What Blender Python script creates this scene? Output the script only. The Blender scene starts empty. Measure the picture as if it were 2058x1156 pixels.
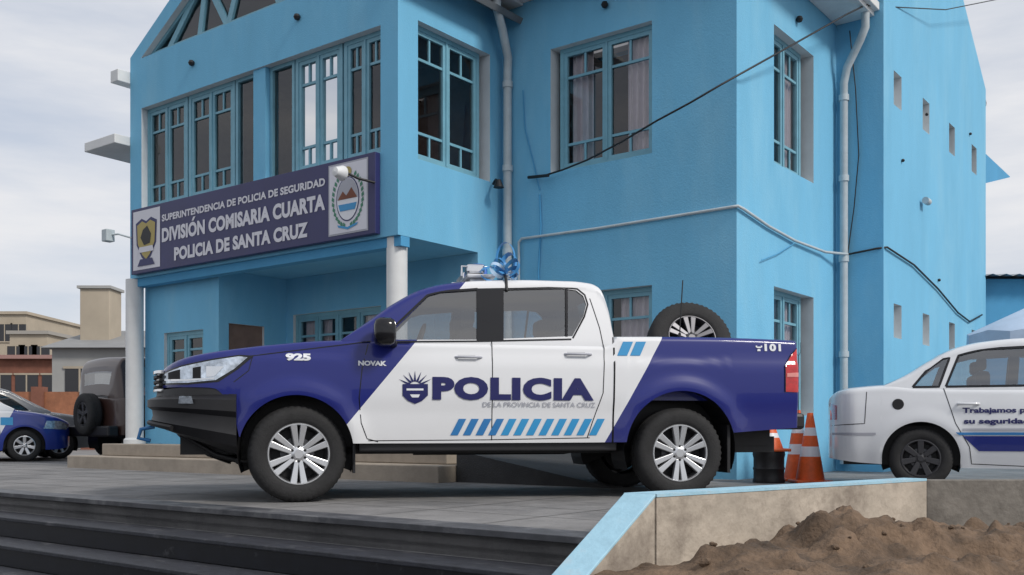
import bpy, bmesh, math, random
import numpy as np
from mathutils import Vector, Matrix, noise
random.seed(3)
scene=bpy.context.scene
R=math.radians
CH=0.54           # camera height above the forecourt
F=2000.0
# ------------------------------------------------------------------ materials
def nt(m):
    m.use_nodes=True
    return m.node_tree.nodes,m.node_tree.links
def mat(name,col,rough=.6,metal=0,var=0,vscale=3,bump=0,bscale=40,coat=0,spec=.5,stain=None,emit=None,vstretch=None,rvar=0):
    m=bpy.data.materials.new(name); N,L=nt(m); b=N['Principled BSDF']
    c=(*col,1)
    b.inputs['Base Color'].default_value=c
    b.inputs['Roughness'].default_value=rough
    b.inputs['Metallic'].default_value=metal
    b.inputs['Specular IOR Level'].default_value=spec
    b.inputs['Coat Weight'].default_value=coat
    b.inputs['Coat Roughness'].default_value=.05
    if var or bump or stain:
        tc=N.new('ShaderNodeTexCoord'); mp=N.new('ShaderNodeMapping'); L.new(tc.outputs['Object'],mp.inputs[0])
        if vstretch: mp.inputs['Scale'].default_value=vstretch
    if var:
        n=N.new('ShaderNodeTexNoise'); n.inputs['Scale'].default_value=vscale; n.inputs['Detail'].default_value=8; n.inputs['Roughness'].default_value=.65
        L.new(mp.outputs[0],n.inputs['Vector'])
        r=N.new('ShaderNodeMapRange'); r.inputs[1].default_value=.3; r.inputs[2].default_value=.7
        r.inputs[3].default_value=1-var; r.inputs[4].default_value=1+var
        L.new(n.outputs['Fac'],r.inputs[0])
        mx=N.new('ShaderNodeMix'); mx.data_type='RGBA'; mx.blend_type='MULTIPLY'; mx.inputs[0].default_value=1
        mx.inputs[6].default_value=c; L.new(r.outputs[0],mx.inputs[7])
        out=mx.outputs[2]
        if rvar:
            r3=N.new('ShaderNodeMapRange'); r3.inputs[1].default_value=.3; r3.inputs[2].default_value=.7; r3.inputs[3].default_value=rough-rvar; r3.inputs[4].default_value=rough+rvar
            L.new(n.outputs['Fac'],r3.inputs[0]); L.new(r3.outputs[0],b.inputs['Roughness'])
        if stain:
            n2=N.new('ShaderNodeTexNoise'); n2.inputs['Scale'].default_value=stain[1]; n2.inputs['Detail'].default_value=10; n2.inputs['Roughness'].default_value=.7
            L.new(mp.outputs[0],n2.inputs['Vector'])
            r2=N.new('ShaderNodeMapRange'); r2.inputs[1].default_value=stain[2]; r2.inputs[2].default_value=stain[2]+.15
            r2.inputs[3].default_value=0; r2.inputs[4].default_value=stain[3]
            L.new(n2.outputs['Fac'],r2.inputs[0])
            m2=N.new('ShaderNodeMix'); m2.data_type='RGBA'; m2.inputs[7].default_value=(*stain[0],1)
            L.new(r2.outputs[0],m2.inputs[0]); L.new(out,m2.inputs[6]); out=m2.outputs[2]
        L.new(out,b.inputs['Base Color'])
    if bump:
        n=N.new('ShaderNodeTexNoise'); n.inputs['Scale'].default_value=bscale; n.inputs['Detail'].default_value=6
        L.new(tc.outputs['Object'],n.inputs['Vector'])
        bp=N.new('ShaderNodeBump'); bp.inputs['Strength'].default_value=bump; bp.inputs['Distance'].default_value=.02
        L.new(n.outputs['Fac'],bp.inputs['Height']); L.new(bp.outputs[0],b.inputs['Normal'])
    return m
def glassmat(name,tint,gl=.9,fac=.25):
    m=bpy.data.materials.new(name); N,L=nt(m); N.remove(N['Principled BSDF']); o=N['Material Output']
    t=N.new('ShaderNodeBsdfTransparent'); t.inputs[0].default_value=(*tint,1)
    g=N.new('ShaderNodeBsdfGlossy'); g.inputs['Roughness'].default_value=.02; g.inputs['Color'].default_value=(gl,gl,gl,1)
    lw=N.new('ShaderNodeFresnel'); lw.inputs[0].default_value=1.5
    ad=N.new('ShaderNodeMath'); ad.operation='ADD'; ad.use_clamp=True; ad.inputs[1].default_value=fac
    L.new(lw.outputs[0],ad.inputs[0])
    mx=N.new('ShaderNodeMixShader'); L.new(ad.outputs[0],mx.inputs[0]); L.new(t.outputs[0],mx.inputs[1]); L.new(g.outputs[0],mx.inputs[2])
    L.new(mx.outputs[0],o.inputs[0]); return m
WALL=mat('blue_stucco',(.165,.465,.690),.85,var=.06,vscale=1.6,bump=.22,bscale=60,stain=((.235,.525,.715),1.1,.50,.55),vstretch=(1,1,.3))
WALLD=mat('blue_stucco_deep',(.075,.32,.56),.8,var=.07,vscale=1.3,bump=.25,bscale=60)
REV=mat('reveal_white',(.62,.67,.70),.8,var=.08,vscale=4)
FRAME=mat('window_frame_teal',(.17,.38,.48),.5,var=.1,vscale=6)
WHITE=mat('white_paint',(.70,.71,.71),.6,var=.08,vscale=3)
PIPE=mat('pipe_grey_paint',(.46,.52,.55),.5,var=.12,vscale=5)
ROOFM=mat('roof_metal',(.16,.17,.18),.5,var=.1,vscale=3)
GLASS=glassmat('window_glass',(.86,.82,.80),.75,.05)
ROOM=mat('room_interior',(.17,.115,.095),.9,var=.4,vscale=1.5)
CURT=mat('curtain_cloth',(.82,.82,.90),.9,var=.06,vscale=8)
NAVY=mat('sign_navy',(.024,.024,.105),.4,var=.1,vscale=2)
SIGNW=mat('sign_lettering',(.66,.66,.72),.6)
TAN=mat('stone_tan',(.34,.29,.235),.8,var=.15,vscale=4,bump=.2,bscale=30)
PLAZA=mat('forecourt_stone',(.205,.20,.198),.75,var=.22,vscale=2.2,bump=.4,bscale=25,stain=((.10,.10,.102),.9,.48,.65))
TREAD=mat('tread_dark',(.022,.024,.032),.6,var=.5,vscale=9,bump=.25,bscale=40,stain=((.12,.12,.125),2.6,.56,.8),vstretch=(1,2.2,1))
RISER=mat('riser_black_tile',(.005,.006,.010),.3,var=.4,vscale=9,stain=((.14,.14,.15),5,.60,.8))
ASPH=mat('asphalt',(.05,.05,.052),.9,var=.2,vscale=2,bump=.3,bscale=60)
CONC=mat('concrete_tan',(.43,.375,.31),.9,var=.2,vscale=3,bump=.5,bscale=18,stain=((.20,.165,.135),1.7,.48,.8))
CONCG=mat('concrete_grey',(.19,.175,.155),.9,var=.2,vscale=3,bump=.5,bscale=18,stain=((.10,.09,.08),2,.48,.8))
COPE=mat('coping_blue',(.34,.56,.68),.7,var=.14,vscale=6,bump=.2,bscale=40,stain=((.42,.45,.46),3,.50,.7))
SOIL=mat('sandy_soil',(.15,.10,.065),.95,var=.5,vscale=5,bump=1.0,bscale=30,stain=((.05,.035,.024),2.6,.48,.85))
BLK=mat('black_plastic',(.009,.009,.011),.5,var=.2,vscale=10)
BLKG=mat('black_gloss',(.006,.006,.008),.15)
RUB=mat('rubber',(.016,.016,.017),.8,var=.35,vscale=12,bump=.2,bscale=80)
RIM=mat('alloy_silver',(.66,.67,.69),.28,.8)
RIMD=mat('brake_dark',(.014,.014,.016),.6,.3)
STEELW=mat('steel_wheel',(.04,.04,.045),.5,.3)
DISC=mat('disc_steel',(.12,.12,.13),.4,.8)
CHROME=mat('chrome',(.75,.76,.78),.12,1)
PW=mat('paint_white',(.68,.70,.73),.30,coat=.6,var=.03,vscale=2)
PB=mat('paint_blue',(.010,.020,.17),.25,coat=.8)
PG=mat('paint_grey',(.16,.17,.18),.3,coat=.6)
PR=mat('paint_maroon',(.045,.022,.018),.35,coat=.5)
LAMPG=mat('headlamp_lens',(.50,.56,.64),.08,.6,var=.6,vscale=16,coat=1)
RED=mat('tail_red',(.50,.010,.012),.15,coat=1,var=.35,vscale=14)
CARGL=glassmat('car_glass',(.66,.69,.71),.9,.17)
CABIN=mat('cabin_lining',(.10,.10,.105),.85)
SEAT=mat('seat_fabric',(.05,.05,.055),.9)
DNAVY=mat('decal_navy',(.010,.012,.10),.4)
DLB=mat('decal_lightblue',(.03,.27,.55),.4)
DLB2=mat('decal_midblue',(.025,.17,.42),.4)
DGREY=mat('decal_grey',(.38,.39,.44),.5)
DWH=mat('decal_white',(.72,.74,.78),.4)
ORG=mat('cone_orange',(.70,.11,.02),.5,var=.25,vscale=8)
GOLD=mat('crest_gold',(.40,.32,.10),.5)
GREEN=mat('crest_green',(.06,.22,.14),.6)
BRICK=mat('brick_red',(.22,.09,.06),.9,var=.25,vscale=2)
CREAM=mat('cream_plaster',(.42,.36,.28),.9,var=.12,vscale=.6)
GREYP=mat('grey_plaster',(.36,.36,.35),.9,var=.12,vscale=.6)
DARKW=mat('far_window',(.03,.03,.035),.2)
# ------------------------------------------------------------------ mesh helpers
def empty(name,loc=(0,0,0),rot=0):
    e=bpy.data.objects.new(name,None); scene.collection.objects.link(e); e.location=loc; e.rotation_euler=(0,0,rot); e.empty_display_size=.2
    return e
def mobj(name,verts,faces,mats,parent=None,smooth=0,fm=None):
    me=bpy.data.meshes.new(name); me.from_pydata([tuple(v) for v in verts],[],faces); me.update()
    if not isinstance(mats,(list,tuple)): mats=[mats]
    for m in mats: me.materials.append(m)
    if fm:
        for p,i in zip(me.polygons,fm): p.material_index=i
    if smooth:
        for p in me.polygons: p.use_smooth=True
        me.set_sharp_from_angle(angle=R(smooth))
    o=bpy.data.objects.new(name,me); scene.collection.objects.link(o)
    if parent: o.parent=parent
    return o
def fix(o,bev=0,seg=2):
    bm=bmesh.new(); bm.from_mesh(o.data); bmesh.ops.recalc_face_normals(bm,faces=bm.faces); bm.to_mesh(o.data); bm.free()
    if bev:
        m=o.modifiers.new('b','BEVEL'); m.width=bev; m.segments=seg; m.limit_method='ANGLE'
    return o
BF=[(0,3,2,1),(4,5,6,7),(0,1,5,4),(1,2,6,5),(2,3,7,6),(3,0,4,7)]
class Acc:
    def __init__(s): s.v=[]; s.f=[]
    def box(s,x0,x1,y0,y1,z0,z1):
        x0,x1=sorted((x0,x1)); y0,y1=sorted((y0,y1)); z0,z1=sorted((z0,z1))
        b=len(s.v); s.v+=[(x0,y0,z0),(x1,y0,z0),(x1,y1,z0),(x0,y1,z0),(x0,y0,z1),(x1,y0,z1),(x1,y1,z1),(x0,y1,z1)]
        s.f+=[tuple(i+b for i in f) for f in BF]
    def quad(s,*p):
        b=len(s.v); s.v+=list(p); s.f.append(tuple(range(b,b+len(p))))
    def prism(s,poly,z0,z1):
        n=len(poly); b=len(s.v)
        s.v+=[(p[0],p[1],z0) for p in poly]+[(p[0],p[1],z1) for p in poly]
        s.f.append(tuple(b+i for i in reversed(range(n)))); s.f.append(tuple(b+n+i for i in range(n)))
        for i in range(n):
            j=(i+1)%n; s.f.append((b+i,b+j,b+n+j,b+n+i))
    def obj(s,name,m,parent=None,bev=0,smooth=0):
        o=mobj(name,s.v,s.f,m,parent,smooth); fix(o,bev); return o
def box(name,x0,x1,y0,y1,z0,z1,m,parent=None,bev=0):
    a=Acc(); a.box(x0,x1,y0,y1,z0,z1); return a.obj(name,m,parent,bev)
def lathe(name,prof,m,parent=None,n=48,axis='z',loc=(0,0,0),smooth=40,mod=None):
    v=[];f=[]
    for i in range(n):
        a=2*math.pi*i/n
        for j,(r,h) in enumerate(prof):
            rr=r+(mod(i,j) if mod else 0)
            c,s_=rr*math.cos(a),rr*math.sin(a)
            v.append((c,s_,h) if axis=='z' else (c,h,s_))
    k=len(prof)
    for i in range(n):
        for j in range(k-1):
            a=i*k+j; b=((i+1)%n)*k+j
            f.append((a,b,b+1,a+1))
    o=mobj(name,v,f,m,parent,smooth); fix(o); o.location=loc; return o
def tube(name,pts,r,m,parent=None,res=3,smooth=True):
    cu=bpy.data.curves.new(name,'CURVE'); cu.dimensions='3D'; cu.bevel_depth=r; cu.bevel_resolution=res
    sp=cu.splines.new('POLY'); sp.points.add(len(pts)-1)
    for p,q in zip(sp.points,pts): p.co=(*q,1)
    cu.materials.append(m); cu.use_fill_caps=True
    o=bpy.data.objects.new(name,cu); scene.collection.objects.link(o)
    me=bpy.data.meshes.new_from_object(o.evaluated_get(bpy.context.evaluated_depsgraph_get()))
    bpy.data.objects.remove(o)
    for p in me.polygons: p.use_smooth=True
    o=bpy.data.objects.new(name,me); scene.collection.objects.link(o)
    if parent: o.parent=parent
    return o
def rawtext(s,bold=0.0,shear=0,spacing=1.0):
    cu=bpy.data.curves.new('t','FONT'); cu.body=s; cu.size=1; cu.offset=bold; cu.resolution_u=4; cu.shear=shear; cu.space_character=spacing
    o=bpy.data.objects.new('t',cu); scene.collection.objects.link(o)
    bpy.context.view_layer.update()
    me=bpy.data.meshes.new_from_object(o.evaluated_get(bpy.context.evaluated_depsgraph_get()))
    bpy.data.objects.remove(o)
    return np.array([v.co[:2] for v in me.vertices]),[tuple(p.vertices) for p in me.polygons]
def textmesh(s,bold=0.0,shear=0,spacing=1.0):
    V,Fc=rawtext(s,bold,shear,spacing); mn=V.min(0); mx=V.max(0)
    return (V-mn)/(mx-mn),Fc
# ------------------------------------------------------------------ world / sun / camera
w=bpy.data.worlds.new('World'); scene.world=w; w.use_nodes=True; N=w.node_tree.nodes; L=w.node_tree.links
bg=N['Background']; bg.inputs[1].default_value=.1
SUN_AZ=R(130); SUN_EL=R(40)   # azimuth clockwise from +Y
sky=N.new('ShaderNodeTexSky'); sky.sky_type='NISHITA'; sky.sun_disc=False; sky.sun_elevation=SUN_EL; sky.sun_rotation=SUN_AZ
tc=N.new('ShaderNodeTexCoord'); mp=N.new('ShaderNodeMapping'); mp.inputs['Scale'].default_value=(1,1,5); L.new(tc.outputs['Generated'],mp.inputs[0])
n1=N.new('ShaderNodeTexNoise'); n1.inputs['Scale'].default_value=2.6; n1.inputs['Detail'].default_value=7; n1.inputs['Roughness'].default_value=.55; L.new(mp.outputs[0],n1.inputs['Vector'])
r1=N.new('ShaderNodeValToRGB'); r1.color_ramp.elements[0].position=.30; r1.color_ramp.elements[0].color=(6.2,6.7,7.7,1)
r1.color_ramp.elements[1].position=.64; r1.color_ramp.elements[1].color=(8.3,8.35,8.6,1); L.new(n1.outputs['Fac'],r1.inputs[0])
r2=N.new('ShaderNodeMapRange'); r2.inputs[1].default_value=.3; r2.inputs[2].default_value=.6; r2.inputs[3].default_value=.78; r2.inputs[4].default_value=.98; L.new(n1.outputs['Fac'],r2.inputs[0])
mx=N.new('ShaderNodeMix'); mx.data_type='RGBA'; L.new(r2.outputs[0],mx.inputs[0]); L.new(sky.outputs[0],mx.inputs[6]); L.new(r1.outputs[0],mx.inputs[7])
L.new(mx.outputs[2],bg.inputs[0])
sl=bpy.data.lights.new('sun','SUN'); sl.energy=2.4; sl.angle=R(12); sl.color=(1,.95,.88)
so=bpy.data.objects.new('sun',sl); scene.collection.objects.link(so)
sd=Vector((math.sin(SUN_AZ)*math.cos(SUN_EL),math.cos(SUN_AZ)*math.cos(SUN_EL),math.sin(SUN_EL)))
so.rotation_euler=sd.to_track_quat('Z','Y').to_euler(); so.location=(0,0,20)
cam=bpy.data.cameras.new('camera'); co=bpy.data.objects.new('camera',cam); scene.collection.objects.link(co)
co.location=(0,0,CH); co.rotation_euler=(R(90),0,0); cam.lens=35; cam.sensor_width=36; cam.shift_y=290/2058; cam.clip_end=3000; cam.clip_start=.05
scene.camera=co
scene.view_settings.view_transform='Standard'; scene.view_settings.look='None'; scene.view_settings.exposure=0
def wpt(px,py,Z): return Vector(((px-1029)/F*Z,Z,CH+(868-py)/F*Z))
# ------------------------------------------------------------------ building frame
FX,FY=-1.335,11.65; BR=-math.atan2(.6084,.7936)
cb,sb=math.cos(BR),math.sin(BR)
def bw(x,y,z=0): return Vector((FX+x*cb-y*sb,FY+x*sb+y*cb,z))
bld=empty('police_station_building',(FX,FY,0),BR)
walls=Acc(); revs=Acc(); frames=Acc(); glass=Acc(); rooms=Acc(); whites=Acc(); curt=Acc()
def plane(kind,c):
    if kind=='x': return lambda s,d,z:(s,c+d,z)      # wall along x facing -y
    return lambda s,d,z:(c-d,s,z)                    # wall along y facing +x
def wall(P,s0,s1,z0,z1,holes=(),depth=.2,A=None):
    A=A or walls
    S=sorted({s0,s1,*[h[0] for h in holes],*[h[1] for h in holes]}); Z=sorted({z0,z1,*[h[2] for h in holes],*[h[3] for h in holes]})
    for a,b in zip(S,S[1:]):
        for c,d in zip(Z,Z[1:]):
            m=((a+b)/2,(c+d)/2)
            if any(h[0]<m[0]<h[1] and h[2]<m[1]<h[3] for h in holes): continue
            A.quad(P(a,0,c),P(b,0,c),P(b,0,d),P(a,0,d))
    for a,b,c,d in holes:
        revs.quad(P(a,0,c),P(a,0,d),P(a,depth,d),P(a,depth,c)); revs.quad(P(b,0,c),P(b,depth,c),P(b,depth,d),P(b,0,d))
        revs.quad(P(a,0,c),P(a,depth,c),P(b,depth,c),P(b,0,c)); revs.quad(P(a,0,d),P(b,0,d),P(b,depth,d),P(a,depth,d))
def pb(A,P,s0,s1,d0,d1,z0,z1):
    a=P(s0,d0,z0); b=P(s1,d1,z1); A.box(a[0],b[0],a[1],b[1],a[2],b[2])
def sash(P,s0,s1,z0,z1,d=.13,cols=2,lo=.2,hi=.78,fw=.05):
    pb(frames,P,s0,s0+fw,d,d+.05,z0,z1); pb(frames,P,s1-fw,s1,d,d+.05,z0,z1)
    pb(frames,P,s0+fw,s1-fw,d,d+.05,z0,z0+fw); pb(frames,P,s0+fw,s1-fw,d,d+.05,z1-fw,z1)
    h=z1-z0
    rows=[z0+h*t for t in (lo,hi) if t]
    for z in rows: pb(frames,P,s0+fw,s1-fw,d+.01,d+.045,z-.016,z+.016)
    if cols>1:
        m=(s0+s1)/2
        segs=[(z0+fw,rows[0]-.016)]*(lo is not None)+[(rows[-1]+.016,z1-fw)]
        for a,b in segs: pb(frames,P,m-.014,m+.014,d+.012,d+.043,a,b)
def window(P,s0,s1,z0,z1,n=2,ins=0,cols=2,depth=.2,room=True,curtains=False):
    fw=.055; d=depth-.09
    pb(frames,P,s0,s0+fw,d-.01,d+.08,z0,z1); pb(frames,P,s1-fw,s1,d-.01,d+.08,z0,z1)
    pb(frames,P,s0+fw,s1-fw,d-.01,d+.08,z0,z0+fw); pb(frames,P,s0+fw,s1-fw,d-.01,d+.08,z1-fw,z1)
    a=s0+fw; w_=(s1-s0-2*fw-.03*(n-1))/n
    for i in range(n):
        sash(P,a,a+w_,z0+fw,z1-fw,d=d,cols=cols)
        if i<n-1: pb(frames,P,a+w_,a+w_+.03,d-.015,d+.08,z0+fw,z1-fw)
        a+=w_+.03
    glass.quad(P(s0+fw,d+.03,z0+fw),P(s1-fw,d+.03,z0+fw),P(s1-fw,d+.03,z1-fw),P(s0+fw,d+.03,z1-fw))
    if room:
        pb(rooms,P,s0-.3,s1+.3,1.2,1.25,z0-.3,z1+.2)
        pb(rooms,P,s0-.32,s0-.3,depth+.02,1.2,z0-.3,z1+.2); pb(rooms,P,s1+.3,s1+.32,depth+.02,1.2,z0-.3,z1+.2)
        pb(rooms,P,s0-.3,s1+.3,depth+.02,1.2,z0-.32,z0-.3)
    if curtains:
        for c0,c1 in curtains:
            n_=60
            for i in range(n_):
                t0=i/n_; t1=(i+1)/n_
                sA=c0+(c1-c0)*t0; sB=c0+(c1-c0)*t1
                fq=70*(c1-c0)
                dA=depth+.02+.025*math.sin(t0*fq); dB=depth+.02+.025*math.sin(t1*fq)
                curt.quad(P(sA,dA,z0-.05),P(sB,dB,z0-.05),P(sB,dB,z1+.05),P(sA,dA,z1+.05))
# wing front
P=plane('x',0)
SOF=2.85
wall(P,-5.59,0,SOF,6.05,[(-5.29,-.285,3.86,5.37)])
wz0,wz1=3.86,5.37
def grp(a0,a1,n,cols=1): window(P,a0,a1,wz0,wz1,n=n,cols=cols,room=False)
grp(-5.29,-4.28,2,2); grp(-4.25,-3.19,2,2)
def plain(a0,a1):
    for s in ((a0,a0+.05),(a1-.05,a1)): pb(frames,P,s[0],s[1],.10,.19,wz0,wz1)
    pb(frames,P,a0+.05,a1-.05,.10,.19,wz0,wz0+.05); pb(frames,P,a0+.05,a1-.05,.10,.19,wz1-.05,wz1)
    glass.quad(P(a0+.05,.14,wz0+.05),P(a1-.05,.14,wz0+.05),P(a1-.05,.14,wz1-.05),P(a0+.05,.14,wz1-.05))
plain(-3.17,-2.71); pb(walls,P,-2.70,-2.45,.03,.22,wz0,wz1); plain(-2.44,-1.95)
grp(-1.93,-1.05,2,2); grp(-1.02,-.285,2,2)
pb(rooms,P,-5.45,-.25,1.9,1.95,3.45,5.7); pb(rooms,P,-5.45,-.21,.25,1.9,3.40,3.45); pb(rooms,P,-5.45,-.21,.25,1.9,5.66,5.70); pb(rooms,P,-5.5,-5.45,.25,1.9,3.45,5.7)
# gable
O=[(-5.59,6.05),(-5.59,6.19),(-2.795,7.87),(0,6.19),(0,6.05)]
I=[(-5.29,6.12),(-5.29,6.13),(-2.795,7.56),(-.30,6.13),(-.30,6.12)]
g=lambda p,d=0:(p[0],d,p[1])
for i in range(4): walls.quad(g(O[i]),g(O[i+1]),g(I[i+1]),g(I[i])); revs.quad(g(I[i]),g(I[i+1]),g(I[i+1],.18),g(I[i],.18))
walls.quad(g(O[4]),g(O[0]),g(I[0]),g(I[4])); revs.quad(g(I[4]),g(I[0]),g(I[0],.18),g(I[4],.18))
glass.quad(g(I[0],.14),g(I[4],.14),g(I[3],.14),g(I[2],.14),g(I[1],.14))
rooms.quad((-5.5,1.5,6.0),(0,1.5,6.0),(0,1.5,7.8),(-5.5,1.5,7.8))
def bar(A,p,q,wd,d0,d1):
    p=Vector(p);q=Vector(q); t=(q-p).normalized(); n=Vector((-t.y,t.x))*wd/2
    c=[p-n,q-n,q+n,p+n]; b=len(A.v)
    A.v+=[(k.x,d0,k.y) for k in c]+[(k.x,d1,k.y) for k in c]; A.f+=[tuple(i+b for i in f) for f in BF]
gb=Acc()
for p,q in [((-5.25,6.16),(-2.8,7.53)),((-.33,6.16),(-2.8,7.53)),((-5.2,6.15),(-.4,6.15)),((-4.75,6.15),(-4.1,6.78)),((-4.0,6.15),(-3.85,6.92)),((-3.35,6.15),(-3.85,6.92)),((-3.35,6.15),(-2.8,7.5)),((-2.25,6.15),(-2.8,7.5)),((-2.25,6.15),(-1.75,6.92)),((-1.6,6.15),(-1.75,6.92))]:
    bar(gb,p,q,.10,.09+.002*len(gb.f)/6,.16)
gb.obj('gable_window_bars',FRAME,bld)
# wing right side
P=plane('y',0); wall(P,0,1.99,SOF,6.16,[(.343,1.72,3.81,5.47)]); window(P,.343,1.62,3.81,5.47,n=2,room=False)
wall(P,1.47,1.99,0,SOF)
# recess walls + soffit
walls.quad((-5.59,0,SOF),(0,0,SOF),(0,1.47,SOF),(-5.59,1.47,SOF))
P=plane('x',.25); wall(P,-5.59,-3.755,0,SOF-.002,[(-5.09,-4.12,.95,2.02)],depth=.12); window(P,-5.09,-4.12,.95,2.02,n=2,cols=1,depth=.15)
P=plane('y',-3.755); wall(P,.25,1.47,0,SOF-.002,[(.42,1.05,1.0,2.1)],depth=.12); window(P,.42,1.05,1.0,2.1,n=1,cols=1,depth=.15,room=False)
P=plane('x',1.47); wall(P,-3.755,0,0,SOF-.002,[(-3.6,-1.75,.95,2.3)],depth=.15); window(P,-3.6,-1.75,.95,2.3,n=4,cols=1,depth=.15,curtains=[(-3.5,-2.9),(-2.3,-1.8)])
# front-right block
P=plane('x',1.99); hs=[(.78,2.257,3.86,5.44),(.78,2.257,.8,2.29)]
wall(P,0,3.34,0,6.15,hs)
window(P,.86,2.257,3.86,5.44,curtains=[(.98,1.28),(1.80,2.25)]); window(P,.86,2.257,.8,2.29,curtains=[(.9,1.4),(1.7,2.25)])
P=plane('y',3.34); hs=[(3.04,4.34,3.80,5.47),(3.04,4.34,.75,2.3)]
wall(P,1.99,5.19,0,6.15,hs,depth=.22)
window(P,3.04,4.2,3.80,5.47,depth=.22,curtains=[(3.1,3.4),(3.85,4.2)]); window(P,3.04,4.2,.75,2.3,depth=.22,curtains=[(3.1,4.2)])
# main block
P=plane('x',5.19); wall(P,3.34,3.98,0,6.75); wall(P,-5.59,3.34,6.1,6.75)
P=plane('y',3.98); hs=[]
for b in (.45,1.87,3.38,4.88):
    hs+=[(5.19+b,5.19+b+.36,5.05,5.52),(5.19+b,5.19+b+.36,1.84,2.31)]
wall(P,5.19,11.13,0,6.75,hs,depth=.12)
for h in hs:
    pb(frames,P,h[0],h[1],.1,.12,h[2],h[2]+.03); glass.quad(P(h[0],.115,h[2]),P(h[1],.115,h[2]),P(h[1],.115,h[3]),P(h[0],.115,h[3]))
    pb(rooms,P,h[0]-.1,h[1]+.1,.3,.32,h[2]-.1,h[3]+.1)
walls.quad((3.98,5.19,6.75),(3.98,11.13,6.75),(3.98,8.16,8.68))
walls.quad((-5.59,11.13,0),(3.98,11.13,0),(3.98,11.13,6.75),(-5.59,11.13,6.75))
walls.quad((-5.59,0,SOF),(-5.59,11.13,SOF),(-5.59,11.13,6.19),(-5.59,0,6.19)); walls.quad((-5.59,.25,0),(-5.59,11.13,0),(-5.59,11.13,SOF),(-5.59,.25,SOF))
walls.quad((-5.59,5.19,6.19),(-5.59,11.13,6.19),(-5.59,11.13,6.75),(-5.59,8.16,8.68),(-5.59,5.19,6.75))
# roofs
rf=Acc()
def slab(a,b,c,d,t=.08):
    p=[Vector(a),Vector(b),Vector(c),Vector(d)]; n=(p[1]-p[0]).cross(p[3]-p[0]).normalized()*t
    if n.z<0: n=-n
    k=len(rf.v); rf.v+=[tuple(q) for q in p]+[tuple(q+n) for q in p]; rf.f+=[tuple(i+k for i in f) for f in BF]
slab((-5.58,.03,6.06),(-2.795,.03,7.74),(-2.795,8,7.74),(-5.58,8,6.06)); slab((.3,.03,5.88),(-2.795,.03,7.74),(-2.795,8,7.74),(.3,5.1,5.88))
slab((.3,1.45,6.27),(3.86,1.45,6.27),(3.86,5.18,6.72),(.3,5.18,6.72),.05)
slab((-5.58,5.0,6.50),(3.95,5.0,6.50),(3.95,8.16,8.55),(-5.58,8.16,8.55)); slab((-5.58,11.3,6.50),(3.95,11.3,6.50),(3.95,8.16,8.55),(-5.58,8.16,8.55))
rf.obj('roof',ROOFM,bld)
whites.box(3.342,3.86,1.47,5.185,6.14,6.26); whites.box(.352,3.338,1.47,1.985,6.14,6.26)
whites.box(.003,.35,-.25,1.985,6.11,6.17); whites.box(-5.80,-5.595,-.2,.3,5.80,5.98)
whites.box(3.83,3.93,1.40,5.18,6.20,6.31)
whites.prism([(-5.60,-.25),(-5.60,1.6),(-6.55,1.6),(-6.45,-.25)],4.86,5.0)
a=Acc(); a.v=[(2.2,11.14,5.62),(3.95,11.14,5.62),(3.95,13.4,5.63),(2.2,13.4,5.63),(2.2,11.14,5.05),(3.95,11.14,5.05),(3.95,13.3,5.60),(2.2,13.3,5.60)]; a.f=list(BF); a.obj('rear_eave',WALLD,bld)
walls.obj('walls',WALL,bld); revs.obj('window_reveals',REV,bld); frames.obj('window_frames',FRAME,bld); glass.obj('window_glass',GLASS,bld)
rooms.obj('room_interiors',ROOM,bld); whites.obj('eaves_and_fascia',WHITE,bld,bev=.01); curt.obj('curtains',CURT,bld)
for i,(x,y,r) in enumerate([(-.17,.16,.125),(-5.60,.08,.13)]):
    lathe('column_%d'%(i+1),[(0,.36),(r+.03,.36),(r+.03,.42),(r,.45),(r,SOF-.03),(r,SOF-.002),(0,SOF-.002)],WHITE,bld,32,loc=(x,y,0))
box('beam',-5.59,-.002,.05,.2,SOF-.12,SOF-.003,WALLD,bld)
st=Acc(); st.box(-6.35,1.15,-.58,3.0,-.05,.18); st.box(-6.0,.95,-.22,2.9,.183,.36); st.obj('portico_steps',TAN,bld,bev=.012)
a=Acc(); a.v=[(1.16,-.3,0),(3.1,-.3,0),(3.1,1.7,0.01),(1.16,1.7,0.01),(1.16,-.3,.34),(3.1,-.3,.012),(3.1,1.7,.012),(1.16,1.7,.34)]; a.f=list(BF)
a.obj('ramp',ASPH,bld)
tube('drain_pipe_1',[(.25,1.55,6.12),(.25,1.55,5.95),(.22,1.70,5.75),(.16,1.90,5.45),(.14,1.915,5.25),(.14,1.915,.1)],.056,PIPE,bld)
tube('drain_pipe_2',[(3.80,5.0,6.2),(3.80,5.0,5.95),(3.72,5.03,5.8),(3.52,5.1,5.5),(3.47,5.12,5.3),(3.47,5.12,.1)],.056,PIPE,bld)
for x,y,zz in ((.14,1.915,(5.1,4,2.9,1.6)),(3.47,5.12,(5.1,4,2.9,1.6))):
    for z in zz: lathe('pipe_collar',[(.05,-.04),(.068,-.04),(.068,.04),(.05,.04)],PIPE,bld,20,loc=(x,y,z))
tube('conduit',[(.3,1.95,2.2),(.3,1.95,3.02),(.35,1.95,3.06),(1.5,1.96,3.05),(3.30,1.96,3.07),(3.37,1.96,3.07),(3.375,2.1,3.06),(3.375,2.8,2.98),(3.38,3.6,2.93),(3.4,4.6,2.93),(3.52,5.13,2.96)],.018,PIPE,bld)
tube('wall_cable',[(3.52,5.13,2.96),(3.9,5.15,3.0),(4.01,5.25,3.02),(4.01,6.5,2.95),(4.01,7.8,2.75),(4.01,9.0,2.5),(4.01,9.8,2.42),(4.01,10.7,2.62)],.014,BLK,bld)
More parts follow.
